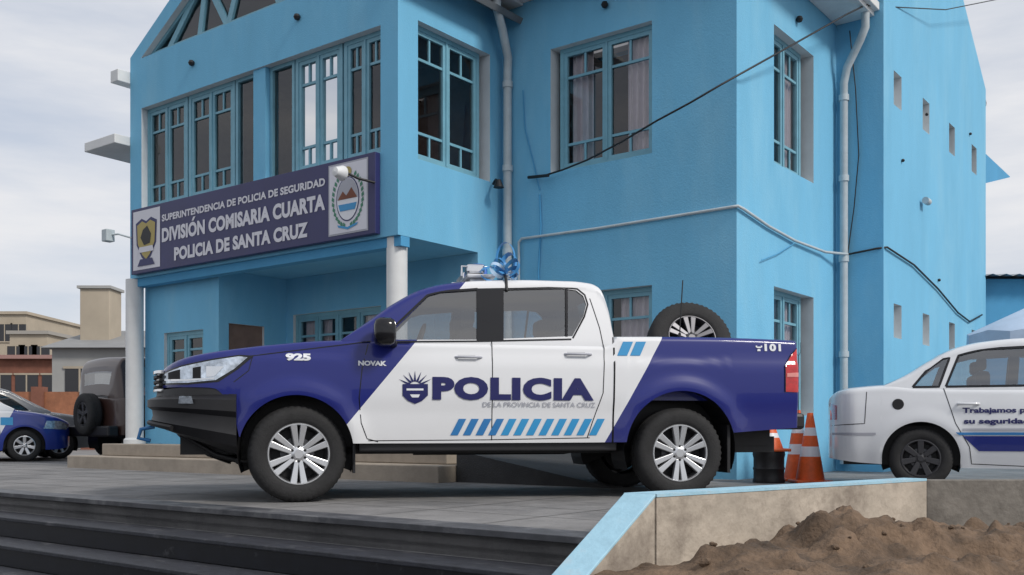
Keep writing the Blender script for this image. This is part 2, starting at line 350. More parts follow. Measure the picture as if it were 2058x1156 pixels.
tube('wall_cable',[(3.55,5.12,6.0),(3.62,5.15,5.2),(3.66,5.16,4.3),(3.6,5.15,3.6),(3.52,5.13,2.97)],.008,BLK,bld)
tube('wall_cable',[(.62,1.97,3.6),(.64,1.97,3.2),(.6,1.97,2.6),(.62,1.97,2.2)],.012,WALLD,bld)
tube('wall_cable',[(.35,1.97,5.0),(.38,1.97,4.5),(.5,1.97,4.1),(.62,1.97,3.66)],.008,WALLD,bld)
tube('wall_cable',[(3.375,2.6,2.55),(3.375,3.1,2.70),(3.375,3.6,2.9)],.006,WALLD,bld)
def dome(name,x,y,z,r=.045,m=BLK): 
    return lathe(name,[(0,-r),(r*.7,-r*.7),(r,0),(r*.7,r*.7),(0,r)],m,bld,16,loc=(x,y,z))
for p in ((-1.75,-.03,5.83),(-4.0,-.03,5.75),(1.62,1.95,5.78),(3.38,3.75,5.75)): dome('spot_lamp',*p)
for p in ((4.0,6.0,4.35),(4.0,7.2,5.3),(4.0,9.9,5.65),(4.0,7.9,2.9)): dome('vent',*p,r=.025)
lathe('wall_camera',[(0,0),(.05,0),(.05,.16),(0,.16)],PIPE,bld,16,'y',loc=(4.06,6.9,3.95))
tube('wall_lamp_arm',[(.03,1.75,3.78),(.10,1.72,3.82),(.2,1.65,3.76)],.018,BLK,bld); lathe('wall_lamp_head',[(0,.06),(.03,.05),(.07,-.05),(0,-.05)],BLK,bld,16,loc=(.2,1.65,3.74))
# ------------------------------------------------------------------ overhead cable
cp=[(1745,8,13.2),(1700,30,12.9),(1590,92,11.75),(1520,131,11.2),(1450,170,10.95),(1385,208,11.0),(1320,243,11.35),(1250,285,11.75),(1180,322,12.2),(1130,342,12.5),(1085,356,12.75)]
oc=empty('overhead_cable'); tube('cable',[wpt(*c) for c in cp],.0115,BLK,oc); tube('cable_2',[wpt(1745,12,13.2),wpt(1900,20,15),wpt(2100,-20,20)],.008,BLK,oc)
tube('cable_3',[wpt(1062,357,12.9),wpt(1102,353,12.6)],.020,BLK,oc)
# ------------------------------------------------------------------ sign
sign=empty('police_station_sign',(*bw(-5.418,-.06)[:2],2.885),BR)
SW,SH=5.133,.965
box('board',0,SW,-.03,.055,0,SH,NAVY,sign,bev=.006)
def signtext(s,x0,x1,z0,z1,bold,d=-.036):
    V,Fc=textmesh(s,bold,0,1.04)
    return mobj('lettering',[(x0+v[0]*(x1-x0),d,z0+v[1]*(z1-z0)) for v in V],Fc,SIGNW,sign)
signtext('SUPERINTENDENCIA DE POLICIA DE SEGURIDAD',.80,4.27,.69,.79,.04)
s2='DIVISION COMISARIA CUARTA'; X0,X1=.80,4.27
signtext(s2,X0,X1,.39,.595,.05)
full=rawtext(s2,.05,0,1.04)[0]; p1=rawtext('DIVISI',.05,0,1.04)[0]; p2=rawtext('DIVISIO',.05,0,1.04)[0]
def fx(v): return X0+(v-full[:,0].min())/(full[:,0].max()-full[:,0].min())*(X1-X0)
ox=(fx(p1[:,0].max())+fx(p2[:,0].max()))/2+.01
mobj('accent',[(ox-.025,-.036,.61),(ox+.02,-.036,.61),(ox+.065,-.036,.665),(ox+.012,-.036,.665)],[(0,1,2,3)],SIGNW,sign)
signtext('POLICIA DE SANTA CRUZ',1.10,3.95,.095,.285,.05)
def poly(name,pts,m,parent,d=-.036): return mobj(name,[(p[0],d,p[1]) for p in pts],[tuple(range(len(pts)))],m,parent)
for x0 in (.06,4.33):
    poly('crest_panel',[(x0,.05),(x0+.69,.05),(x0+.69,.92),(x0,.92)],DGREY if x0>1 else SIGNW,sign,-.034)
cx=.405
def sh(s,cz=.50,cx=cx): return [(cx-.27*s,cz+.24*s),(cx-.12*s,cz+.30*s),(cx,cz+.25*s),(cx+.12*s,cz+.30*s),(cx+.27*s,cz+.24*s),(cx+.25*s,cz-.08*s),(cx+.12*s,cz-.27*s),(cx,cz-.36*s),(cx-.12*s,cz-.27*s),(cx-.25*s,cz-.08*s)]
poly('crest_shield',sh(1),DNAVY,sign,-.037); poly('crest_shield_inner',sh(.86),GOLD,sign,-.040)
poly('crest_band',[(cx-.20,.30),(cx+.20,.30),(cx+.17,.38),(cx-.17,.38)],SIGNW,sign,-.043); poly('crest_figure',[(cx-.05,.40),(cx+.1,.42),(cx+.13,.55),(cx+.03,.68),(cx-.08,.63),(cx-.14,.52)],BLK,sign,-.043)
poly('crest_base',[(cx-.22,.10),(cx+.22,.10),(cx+.15,.20),(cx-.15,.20)],DNAVY,sign,-.043)
cx=4.675; cz=.47
def oval(rx,rz,n=40,x=cx,z=cz): return [(x+rx*math.cos(2*math.pi*i/n),z+rz*math.sin(2*math.pi*i/n)) for i in range(n)]
poly('arms_field',[(4.35,.07),(5.0,.07),(5.0,.90),(4.35,.90)],SIGNW,sign,-.0365)
poly('arms_oval',oval(.20,.27),DNAVY,sign,-.039); poly('arms_oval_in',oval(.185,.255),DWH,sign,-.041)
poly('arms_sky',[p for p in oval(.18,.25) if p[1]>=cz-.001],DGREY,sign,-.043)
poly('arms_hill',[(cx-.17,cz+.0),(cx-.08,cz+.10),(cx-.02,cz+.04),(cx+.07,cz+.13),(cx+.17,cz+.0)],BRICK,sign,-.045)
poly('arms_sea',[(cx-.16,cz-.06),(cx+.16,cz-.06),(cx+.13,cz-.14),(cx-.13,cz-.14)],DLB,sign,-.045)
poly('arms_sun',oval(.07,.06,20,cx,cz+.33),GOLD,sign,-.043)
for s in (-1,1):
    for i in range(13):
        t=-1.35+i*.20; x=cx+s*.255*math.cos(t); z=cz+.325*math.sin(t)
        poly('arms_leaf',[(x-s*.012,z-.03),(x+s*.028,z-.005),(x+s*.018,z+.04),(x-s*.018,z+.012)],GREEN,sign,-.041)
    poly('arms_ribbon',[(cx,.10),(cx+s*.16,.14),(cx+s*.18,.17),(cx,.13)],DLB,sign,-.043)
tube('lamp_arm',[(5.12,-.02,.60),(5.05,-.22,.62),(4.92,-.35,.70)],.015,BLK,sign); 
lathe('lamp_head',[(0,-.10),(.05,-.09),(.09,.02),(.085,.04),(0,.045)],WHITE,sign,20,'y',loc=(4.90,-.36,.68))
tube('lamp_arm_2',[(0,0,.55),(-.2,-.12,.62),(-.34,-.15,.62)],.014,PIPE,sign); box('lamp_box',-.46,-.32,-.24,-.1,.52,.70,PIPE,sign,bev=.01)
# ------------------------------------------------------------------ ground
S0=Vector((.603,5.34)); K0=Vector((2.79,7.09)); Q0=bw(5.38,-4.18)
ground=mobj('ground',[(-900,-900,-1.0),(900,-900,-1.0),(900,900,-1.0),(-900,900,-1.0)],[(0,1,2,3)],ASPH)
fc=Acc(); far=bw(-60,-4.18)
fc.prism([(Q0.x,Q0.y),(S0.x,S0.y),(K0.x,K0.y),(60,8.2),(400,200),(300,700),(-500,700),(-400,300),(far.x,far.y)],-1.05,0)
fc.obj('forecourt_pavement',PLAZA)
# paving joints (thin dark grout strips laid on the forecourt)
jt=Acc()
for i in range(9):
    y=-3.30+i*.62+.0
    jt.quad((-14,y,.0035),(5.3 if y<-2.6 else 5.0,y,.0035),(5.3 if y<-2.6 else 5.0,y+.012,.0035),(-14,y+.012,.0035))
for i in range(20):
    x=-13.6+i*.95; y1=1.6 if x<-6.4 else -.6
    jt.quad((x,-3.94,.0035),(x+.012,-3.94,.0035),(x+.012,y1,.0035),(x,y1,.0035))
jt.v=[(min(v[0],4.9) if v[1]>-2.7 else v[0],v[1],v[2]+(.001 if i%2 else 0)) for i,v in enumerate(jt.v)]
jo=jt.obj('paving_joints',mat('grout',(.085,.085,.085),.9),None); jo.location=(FX,FY,0); jo.rotation_euler=(0,0,BR)
bm=bmesh.new(); bm.from_mesh(jo.data)
s_l=lambda p:((p.x-FX)*cb+(p.y-FY)*sb,-(p.x-FX)*sb+(p.y-FY)*cb)
sL=Vector(s_l(S0)); kL=Vector(s_l(K0)); dL=(kL-sL).normalized(); nL=Vector((dL.y,-dL.x))
bmesh.ops.bisect_plane(bm,geom=bm.verts[:]+bm.edges[:]+bm.faces[:],plane_co=(sL.x,sL.y,0),plane_no=(nL.x,nL.y,0),clear_outer=True)
bm.to_mesh(jo.data); bm.free()
steps=empty('entrance_steps',(FX,FY,0),BR)
t=Acc(); r_=Acc()
for i in range(0,6):
    y1=-4.18-.3*(i-1)-.004; y0=-4.18-.3*i
    zt=-.16*i
    if i>0: t.box(-60,5.37,y0-.02,y1+.0,zt-.03,zt)
    r_.box(-60,5.37,y0,y0+.30,zt-.157,zt-.031 if i>0 else -.035)
t.obj('treads',TREAD,steps,bev=.006); r_.obj('risers',RISER,steps)
box('top_nosing',-60,5.37,-4.21,-3.95,-.032,.006,mat('nosing_tile',(.055,.057,.065),.5,var=.4,vscale=6,stain=((.16,.16,.165),3,.5,.7)),steps,bev=.004)
# planter walls
pw=empty('planter_wall'); B=Vector((.6078,.794)); Nr=Vector((.794,-.6078))
def v3(p,z): return (p.x,p.y,z)
ct=CH-.326
slope=.533; TL=3.0
def sloped(name,off0,off1,zo0,zo1,m):
    e=S0-B*TL; a=S0+Nr*off0; b=S0+Nr*off1; c=e+Nr*off0; d=e+Nr*off1
    q=lambda z:-1.0 if zo0 is None else z+zo0
    V=[v3(c,q(ct-slope*TL)),v3(d,q(ct-slope*TL)),v3(b,q(ct)),v3(a,q(ct)),v3(c,ct-slope*TL+zo1),v3(d,ct-slope*TL+zo1),v3(b,ct+zo1),v3(a,ct+zo1)]
    return fix(mobj(name,V,BF,m,pw),.004)
sloped('cheek_wall',.004,.186,-1.1,-.02,CONC); sloped('cheek_coping',0,.19,-.018,.0,COPE)
D=(K0-S0).normalized(); Nc=Vector((D.y,-D.x))
inn=S0+Nr*.186
Kc=K0+Nc*.16+D*.02
a=Acc(); a.prism([(S0.x,S0.y),(inn.x+.01,inn.y+.01),(Kc.x,Kc.y),(K0.x,K0.y)],-1,ct-.02); a.obj('long_wall',CONC,pw)
a=Acc(); a.prism([(S0.x-.003,S0.y+.003),(inn.x+.012,inn.y+.007),(Kc.x,Kc.y-.003),(K0.x,K0.y+.003)],ct-.018,ct-.001); a.obj('long_coping',COPE,pw)
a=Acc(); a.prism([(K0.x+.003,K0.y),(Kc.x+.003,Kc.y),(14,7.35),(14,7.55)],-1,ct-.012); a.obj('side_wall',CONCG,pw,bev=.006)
a=Acc(); a.prism([(-.75,3.4),(14,3.4),(14,3.55),(-.66,3.55)],-1,-.12); a.obj('front_wall',CONC,pw)
# soil
n=190; xs=np.linspace(-1,9,n*2); ys=np.linspace(3.5,7.6,n)
def soilz(x,y):
    z=-.15+.02*noise.noise(Vector((x*1.2,y*1.2,0)))
    def bump(cx,cy,sx,sy,h): return h*math.exp(-((x-cx)/sx)**2-((y-cy)/sy)**2)
    m=bump(1.75,5.25,.36,.33,.27)+bump(2.5,5.35,.5,.4,.19)+bump(3.3,5.7,.7,.5,.12)+bump(1.15,4.9,.26,.28,.15)+bump(2.0,4.5,.5,.3,.12)-bump(2.35,4.85,.13,.12,.16)
    z+=m
    v=Vector((x,y,0))
    z+=(.065*noise.fractal(v*4,1,2,5)+.06*abs(noise.noise(v*8))-.025)*(.35+min(1,m*6))
    return z
V=[(x,y,soilz(x,y)) for y in ys for x in xs]; nx=len(xs)
Fs=[(j*nx+i,j*nx+i+1,(j+1)*nx+i+1,(j+1)*nx+i) for j in range(n-1) for i in range(nx-1)]
so_=mobj('soil_mound',V,Fs,SOIL,None,60)
bm=bmesh.new(); bm.from_mesh(so_.data)
def cut(p,nrm): bmesh.ops.bisect_plane(bm,geom=bm.verts[:]+bm.edges[:]+bm.faces[:],plane_co=p,plane_no=nrm,clear_outer=True)
cut(v3(S0+Nr*.1,0),(-Nr.x,-Nr.y,0)); cut(v3(S0+Nc*.05,0),(-Nc.x,-Nc.y,0)); cut((3,7.2,0),(0,1,0))
bm.to_mesh(so_.data); bm.free()
for i in range(70):
    x=random.uniform(.9,3.6); y=random.uniform(4.6,6.0); r=random.choice([.008,.01,.014,.02,.032])
    if (x-S0.x)*Nr.x+(y-S0.y)*Nr.y<.3 or (x-S0.x)*Nc.x+(y-S0.y)*Nc.y<.25: continue
    bm=bmesh.new(); bmesh.ops.create_icosphere(bm,subdivisions=2,radius=r)
    for v in bm.verts: v.co*=1+.4*noise.noise(v.co*(1.2/r)+Vector((i,0,0))); v.co.z*=.75
    me=bpy.data.meshes.new('clod'); bm.to_mesh(me); bm.free(); me.materials.append(SOIL)
    o=bpy.data.objects.new('clod',me); scene.collection.objects.link(o); o.location=(x,y,soilz(x,y)+r*.2); o.parent=so_
# ------------------------------------------------------------------ car machine
def pinterp(pts):
    X=[p[0] for p in pts]; Y=[p[1] for p in pts]; n=len(X)
    d=[(Y[i+1]-Y[i])/(X[i+1]-X[i]) for i in range(n-1)]
    m=[d[0]]+[0 if d[i-1]*d[i]<=0 else 2*d[i-1]*d[i]/(d[i-1]+d[i]) for i in range(1,n-1)]+[d[-1]]
    def f(x):
        if x<=X[0]: return Y[0]
        if x>=X[-1]: return Y[-1]
        i=0
        while x>X[i+1]: i+=1
        h=X[i+1]-X[i]; t=(x-X[i])/h
        return (1+2*t)*(1-t)**2*Y[i]+t*(1-t)**2*h*m[i]+t*t*(3-2*t)*Y[i+1]+t*t*(t-1)*h*m[i+1]
    return f
def inpoly(p,poly):
    x,y=p; c=False; n=len(poly)
    for i in range(n):
        x1,y1=poly[i]; x2,y2=poly[(i+1)%n]
        if (y1>y)!=(y2>y) and x<(x2-x1)*(y-y1)/(y2-y1)+x1: c=not c
    return c
class Car:
    def __init__(s,name,loc,rot,S):
        s.S=S; s.e=empty(name,(*loc,S.get('z',0)),rot); s.loc=Vector((*loc,0)); s.rot=rot
        s.zt=pinterp(S['zt']); s.zb=pinterp(S['zb']); s.g=pinterp(S['g']); s.roof=pinterp(S['roof']); s.belt=S['belt']
        s.gu0=S['roof'][0][0]; s.gu1=S['roof'][-1][0]; s.W=S['W']; s.u0=S['u0']; s.u1=S['u1']; s.rr=S.get('rr',.06)
    def w(s,u):
        S=s.S; W=s.W
        if u<s.u0+S['ll']:
            t=min((s.u0+S['ll']-u)/S['ll'],1); return W*max(1-t**S['lp'],0)**(1/S['lp'])
        if u>s.u1-S['rl']:
            t=min((u-s.u1+S['rl'])/S['rl'],1); return W*max(1-t**S['rp'],0)**(1/S['rp'])
        return W
    def yout(s,u,z,inset=0):
        wu=s.w(u)
        flare=0
        for uc,zc,Ra in s.S['arches']:
            d=math.hypot(u-uc,z-zc)-Ra
            q=abs((d-.03)/.13)
            if q<1: flare=max(flare,s.S.get('flare',.02)*(1-q*q*(3-2*q)))
        if z<=s.belt or not (s.gu0<u<s.gu1):
            y=wu*s.g(z)+flare
            zt=s.zt(u); r=s.rr
            if not(s.gu0<u<s.gu1) and z>zt-r:
                q=min((z-zt+r)/r,1); y-=r*(1-math.sqrt(max(0,1-q*q)))
            return y
        d=z-s.belt
        return wu*s.g(s.belt)-.012-s.S['lean']*d-.12*d*d
    def stations(s,a,b,n):
        U=set(np.round(np.linspace(a,b,n),4))
        for uc,zc,Ra in s.S['arches']:
            for k in range(-24,25): 
                u=uc+Ra*math.sin(math.pi/2*k/24)
                if a<u<b: U.add(round(u,4))
        for k in range(1,16):
            u=s.u0+s.S['ll']*(1-math.cos(math.pi/2*k/15))
            if a<u<b: U.add(round(u,4))
            u=s.u1-s.S['rl']*(1-math.cos(math.pi/2*k/15))
            if a<u<b: U.add(round(u,4))
        return sorted(U)
    def lower(s,m,top=None):
        S=s.S; a=s.u0+S['ll']*(1-.985); b=s.u1-S['rl']*(1-.97)
        U=s.stations(a,b,110); st=[]
        bed=S.get('bed')
        for u in U: st.append((u,bool(bed and bed[0]<u<bed[1])))
        if bed:
            st=[x for x in st if min(abs(x[0]-bed[0]),abs(x[0]-bed[1]))>.006]
            st+=[(bed[0]-.004,False),(bed[0]+.004,True),(bed[1]-.004,True),(bed[1]+.004,False)]; st.sort()
        rows=[]
        for u,md in st:
            zt=s.zt(u); zb=s.zb(u)
            for uc,zc,Ra in S['arches']:
                if abs(u-uc)<Ra: zb=max(zb,zc+math.sqrt(Ra*Ra-(u-uc)**2))
            wu=s.w(u); rr=min(s.rr,.45*wu); h=[]
            for k in range(15):
                z=zb+(zt-rr-zb)*k/14; h.append((s.yout(u,z),z))
            y0=h[-1][0]
            for k in range(1,6):
                t=math.pi/2*k/5; h.append((y0-rr*(1-math.cos(t)),zt-rr+rr*math.sin(t)))
            y1=h[-1][0]
            if md:
                fl=bed[2]
                h+=[(y1-.03,zt),(y1-.04,zt-.03),(y1-.045,fl),(y1*.6,fl),(y1*.3,fl),(0,fl)]
            else:
                for k in range(1,7):
                    y=y1*(1-k/6); h.append((y,zt+S.get('crown',.035)*(1-(y/max(y1,.01))**2)))
            rows.append([(u,-y,z) for y,z in h]+[(u,y,z) for y,z in h[-2::-1]])
        V=[p for r in rows for p in r]; k=len(rows[0]); Fc=[]
        for i in range(len(rows)-1):
            for j in range(k-1): Fc.append((i*k+j,(i+1)*k+j,(i+1)*k+j+1,i*k+j+1))
        Fc.append(tuple(range(k))); Fc.append(tuple(reversed(range((len(rows)-1)*k,len(rows)*k))))
        return mobj('body',V,Fc,m,s.e,32)
    def green(s,m,wins,inset=0,ws=None,name='cab'):
        U=sorted(set(np.round(np.concatenate([np.linspace(s.gu0,s.gu1,70),np.linspace(s.gu1-.2,s.gu1,16),np.linspace(s.gu0,s.gu0+.1,6)]),4)))
        rows=[]
        for u in U:
            zr=s.roof(u)-inset; b=s.belt-.04
            hh=max(zr-s.belt,.005); rr=min(.075,.45*hh); h=[]
            for k in range(11):
                z=b+(zr-rr-b)*k/10; h.append((s.yout(u,max(z,s.belt+.0001))-inset,z))
            y0=h[-1][0]
            for k in range(1,6):
                t=math.pi/2*k/5; h.append((y0-rr*(1-math.cos(t)),zr-rr+rr*math.sin(t)))
            y1=h[-1][0]
            for k in range(1,9):
                y=y1*(1-k/8); h.append((y,zr+.03*(1-(y/y1)**2)))
            rows.append([(u,-y,z) for y,z in h]+[(u,y,z) for y,z in h[-2::-1]])
        V=[p for r in rows for p in r]; k=len(rows[0]); Fc=[];fm=[]
        for i in range(len(rows)-1):
            um=(U[i]+U[i+1])/2
            for j in range(k-1):
                Fc.append((i*k+j,(i+1)*k+j,(i+1)*k+j+1,i*k+j+1))
                jj=min(j,k-2-j); g_=0
                if jj>=16 and ws and any(a<um<b for a,b in ws): g_=1
                fm.append(g_)
        if inset:
            Fc=[f for f,g_ in zip(Fc,fm) if not g_]; fm=[0]*len(Fc)
        o=mobj(name,V,Fc,[m,CARGL],s.e,0,fm)
        bm=bmesh.new(); bm.from_mesh(o.data)
        for wn in wins:
            n=len(wn)
            for i in range(n):
                p=wn[i];q=wn[(i+1)%n]
                bmesh.ops.bisect_plane(bm,geom=bm.verts[:]+bm.edges[:]+bm.faces[:],plane_co=(p[0],0,p[1]),plane_no=(q[1]-p[1],0,-(q[0]-p[0])))
            dl=[f for f in bm.faces if inpoly((f.calc_center_median().x,f.calc_center_median().z),wn) and abs(f.normal.y)>.5]
            bmesh.ops.delete(bm,geom=dl,context='FACES')
        for f in bm.faces: f.smooth=True
        bm.to_mesh(o.data); bm.free(); o.data.set_sharp_from_angle(angle=R(40))
        return o
    def patch(s,poly,m,off=.004,both=False,name='panel',step=.04):
        for side in ((-1,1) if both else (-1,)):
            bm=bmesh.new(); vs=[bm.verts.new((p[0],0,p[1])) for p in poly]; bm.faces.new(vs)
            x0=min(p[0] for p in poly);x1=max(p[0] for p in poly);z0=min(p[1] for p in poly);z1=max(p[1] for p in poly)
            for x in np.arange(x0+step,x1,step): bmesh.ops.bisect_plane(bm,geom=bm.verts[:]+bm.edges[:]+bm.faces[:],plane_co=(x,0,0),plane_no=(1,0,0))
            for z in np.arange(z0+step,z1,step): bmesh.ops.bisect_plane(bm,geom=bm.verts[:]+bm.edges[:]+bm.faces[:],plane_co=(0,0,z),plane_no=(0,0,1))
            bmesh.ops.triangulate(bm,faces=bm.faces[:])
            for v in bm.verts: v.co.y=side*(s.yout(v.co.x,v.co.z)+off)
            for f in bm.faces: f.smooth=True
            me=bpy.data.meshes.new(name); bm.to_mesh(me); bm.free(); me.materials.append(m)
            o=bpy.data.objects.new(name,me); scene.collection.objects.link(o); o.parent=s.e
    def seam(s,pts,wd=.007,m=None,off=.002,both=True,name='seam'):
        P=[]
        for i in range(len(pts)-1):
            a=Vector(pts[i]);b=Vector(pts[i+1]); n=max(1,int((b-a).length/.03))
            P+=[a.lerp(b,k/n) for k in range(n)]
        P.append(Vector(pts[-1]))
        for side in ((-1,1) if both else (-1,)):
            V=[];Fc=[]
            for i,p in enumerate(P):
                t=(P[min(i+1,len(P)-1)]-P[max(i-1,0)]).normalized(); nn=Vector((-t.y,t.x))*wd/2
                for q in (p-nn,p+nn): V.append((q.x,side*(s.yout(q.x,q.y)+off),q.y))
                if i: Fc.append((2*i-2,2*i,2*i+1,2*i-1))
            mobj(name,V,Fc,m or BLKG,s.e)
    def text(s,t,u0,u1,z0,z1,m,bold=.03,off=.006,shear=0,spacing=1.0):
        V,Fc=textmesh(t,bold,shear,spacing); V2=[]
        for v in V:
            u=u0+v[0]*(u1-u0); z=z0+v[1]*(z1-z0); V2.append((u,-(s.yout(u,z)+off),z))
        mobj('lettering',V2,Fc,m,s.e)
    def surf(s,px,py):
        c,sn=math.cos(s.rot),math.sin(s.rot)
        d=Vector(((px-1029)/F,1,(868-py)/F)); o=Vector((0,0,CH))-Vector((s.loc.x,s.loc.y,0))
        ol=Vector((o.x*c+o.y*sn,-o.x*sn+o.y*c,o.z)); dl=Vector((d.x*c+d.y*sn,-d.x*sn+d.y*c,d.z))
        y=-s.W
        for _ in range(60):
            t=(y-ol.y)/dl.y; p=ol+dl*t
            y=.6*y+.4*(-s.yout(p.x,p.z))
        return (p.x,p.z)
    def arches(s):
        for uc,zc,Ra in s.S['arches']:
            for side in (-1,1):
                V=[];Fc=[];n=24; r=Ra+.012; ya=side*(s.W-.035); yb=side*(s.W-.42)
                for i in range(n+1):
                    a=math.pi*(-.12+1.24*i/n); V+=[(uc+r*math.cos(a),ya,zc+r*math.sin(a)),(uc+r*math.cos(a),yb,zc+r*math.sin(a))]
                    if i: Fc.append((2*i-2,2*i-1,2*i+1,2*i))
                c=len(V); V.append((uc,yb,zc)); 
                for i in range(n): Fc.append((2*i+1,c,2*i+3))
                mobj('arch_liner',V,Fc,BLK,s.e)
def wheel(parent,u,y,z,r,wd,rim,side,steer=0,sp=6,twin=True,name='wheel',rm=None):
    rm=rm or RIM
    e=bpy.data.objects.new(name,None); scene.collection.objects.link(e); e.parent=parent; e.location=(u,y,z); e.rotation_euler=(0,0,steer+(math.pi if side>0 else 0)); e.empty_display_size=.1
    h=wd/2
    prof=[(rim-.005,-h*.80),(rim+.012,-h*.93),(rim+.03,-h*.98),((r+rim)/2,-h*1.0),(r-.035,-h*.96),(r-.014,-h*.86),(r-.002,-h*.70),(r,-h*.40),(r-.006,-h*.38),(r-.006,-h*.32),(r,-h*.30),(r,-.01),(r-.006,-.008),(r-.006,.008),(r,.01),(r,h*.4),(r-.002,h*.7),(r-.014,h*.86),((r+rim)/2,h),(rim,h*.8)]
    lathe('tyre',prof,RUB,e,96,'y',mod=lambda i,j:(-.010 if (i%2 and j in (4,5,6,16,17)) else 0),smooth=50)
    lathe('rim_barrel',[(rim+.004,-h*.84),(rim-.003,-h*.90),(rim-.010,-h*.90),(rim-.016,-h*.8)],rm,e,64,'y')
    lathe('rim_inner',[(rim-.0161,-h*.8),(rim-.03,-h*.3),(rim-.035,h*.7)],DISC,e,64,'y')
    lathe('brake',[(0,-h*.12),(rim-.033,-h*.12)],RIMD,e,32,'y')
    lathe('disc',[(0,-h*.2),(rim*.55,-h*.2),(rim*.55,-h*.13)],DISC,e,32,'y')
    A=Acc()
    for k in range(sp):
        a0=2*math.pi*k/sp+math.pi/2
        for sgn in ((-1,1) if twin else (0,)):
            aa=[a0+sgn*.26,a0+sgn*.175]; rr=[rim*.22,rim-.008]
            wv=[.020,.032] if twin else [.034,.045]
            if rim<.2: wv=[q*.8 for q in wv]
            yf=[-h*.78,-h*.88]; yb=[-h*.45,-h*.62]; b=len(A.v)
            pts=[]
            for i in (0,1):
                c,sn=math.cos(aa[i]),math.sin(aa[i])
                for q,yy in ((-1,yf[i]),(1,yf[i]),(1,yb[i]),(-1,yb[i])):
                    ww=wv[i]*(1 if yy==yf[i] else 1.15)*.8
                    pts.append((rr[i]*c-q*ww*sn,yy,rr[i]*sn+q*ww*c))
            A.v+=pts; A.f+=[tuple(i+b for i in f) for f in BF]
    A.obj('spokes',rm,e,bev=.005)
    lathe('hub',[(0,-h*.84),(rim*.14,-h*.84),(rim*.16,-h*.80),(rim*.30,-h*.76),(rim*.32,-h*.45)],rm,e,32,'y')
    for k in range(6):
        a=2*math.pi*(k+.5)/6; lathe('nut',[(0,-h*.80),(.011,-h*.80),(.011,-h*.7)],RIMD,e,8,'y',loc=(rim*.235*math.cos(a),0,rim*.235*math.sin(a)))
    return e
# ------------------------------------------------------------------ TRUCK
YAW=R(11); Pf=Vector((-1.638,7.565)); nl=Vector((-math.sin(YAW),math.cos(YAW)))
TW=.92; org=Pf+nl*TW
S=dict(W=TW,u0=-1.09,u1=4.20,ll=.64,lp=2.8,rl=.10,rp=2.2,belt=1.238,lean=.20,rr=.045,flare=.026,crown=.03,
 zt=[(-1.09,.97),(-1.0,1.03),(-.9,1.075),(-.78,1.11),(-.53,1.155),(-.17,1.205),(.2,1.24),(.5,1.25),(.8,1.24),(2.44,1.24),(2.50,1.255),(2.53,1.315),(3.4,1.325),(4.1,1.312),(4.20,1.28)],
 zb=[(-1.09,.88),(-.62,.87),(-.47,.72),(-.40,.45),(.0,.45),(2.55,.455),(3.5,.53),(4.20,.58)],
 g=[(.3,.955),(.45,.968),(.60,.980),(.70,.984),(.80,.999),(.95,1.002),(1.05,1.0),(1.10,.997),(1.13,.982),(1.24,.968),(1.34,.955)],
 arches=[(0,.39,.43),(3.085,.405,.47)],bed=(2.60,4.10,.80),
 roof=[(.33,1.245),(.52,1.385),(.75,1.555),(.98,1.68),(1.18,1.732),(1.38,1.757),(1.6,1.772),(1.9,1.782),(2.2,1.782),(2.36,1.768),(2.44,1.73),(2.495,1.56),(2.53,1.25)])
T=Car('police_pickup_truck',(org.x,org.y),YAW,S)
def twotone():
    m=bpy.data.materials.new('paint_white_blue'); N,L=nt(m); b=N['Principled BSDF']; b.inputs['Roughness'].default_value=.33; b.inputs['Coat Weight'].default_value=.55; b.inputs['Coat Roughness'].default_value=.04; b.inputs['Specular IOR Level'].default_value=.3
    a1=T.surf(710,838); a2=T.surf(835,688); c1=T.surf(1215,890); c2=T.surf(1330,675)
    tc=N.new('ShaderNodeTexCoord'); sx=N.new('ShaderNodeSeparateXYZ'); L.new(tc.outputs['Object'],sx.inputs[0])
    def line(p,q,sign):
        k=(q[0]-p[0])/(q[1]-p[1])
        m1=N.new('ShaderNodeMath'); m1.operation='MULTIPLY_ADD'; L.new(sx.outputs[2],m1.inputs[0]); m1.inputs[1].default_value=-k; m1.inputs[2].default_value=-(p[0]-k*p[1])
        m2=N.new('ShaderNodeMath'); m2.operation='ADD'; L.new(sx.outputs[0],m2.inputs[0]); L.new(m1.outputs[0],m2.inputs[1])
        m3=N.new('ShaderNodeMath'); m3.operation='LESS_THAN' if sign<0 else 'GREATER_THAN'; L.new(m2.outputs[0],m3.inputs[0]); m3.inputs[1].default_value=0
        return m3
    l1=line(a1,a2,-1); l2=line(c1,c2,1)
    mm=N.new('ShaderNodeMath'); mm.operation='MAXIMUM'; L.new(l1.outputs[0],mm.inputs[0]); L.new(l2.outputs[0],mm.inputs[1])
    mx=N.new('ShaderNodeMix'); mx.data_type='RGBA'; mx.inputs[6].default_value=(.72,.73,.75,1); mx.inputs[7].default_value=(.010,.017,.165,1)
    L.new(mm.outputs[0],mx.inputs[0])
    nz=N.new('ShaderNodeTexNoise'); nz.inputs['Scale'].default_value=5; nz.inputs['Detail'].default_value=8; L.new(tc.outputs['Object'],nz.inputs['Vector'])
    mr=N.new('ShaderNodeMapRange'); mr.inputs[1].default_value=.80; mr.inputs[2].default_value=.40; mr.inputs[3].default_value=0; mr.inputs[4].default_value=.22; L.new(sx.outputs[2],mr.inputs[0])
    mu=N.new('ShaderNodeMath'); mu.operation='MULTIPLY'; L.new(mr.outputs[0],mu.inputs[0]); L.new(nz.outputs['Fac'],mu.inputs[1])
    m4=N.new('ShaderNodeMix'); m4.data_type='RGBA'; m4.inputs[7].default_value=(.22,.20,.17,1); L.new(mu.outputs[0],m4.inputs[0]); L.new(mx.outputs[2],m4.inputs[6])
    L.new(m4.outputs[2],b.inputs['Base Color']); return m
PT=twotone()
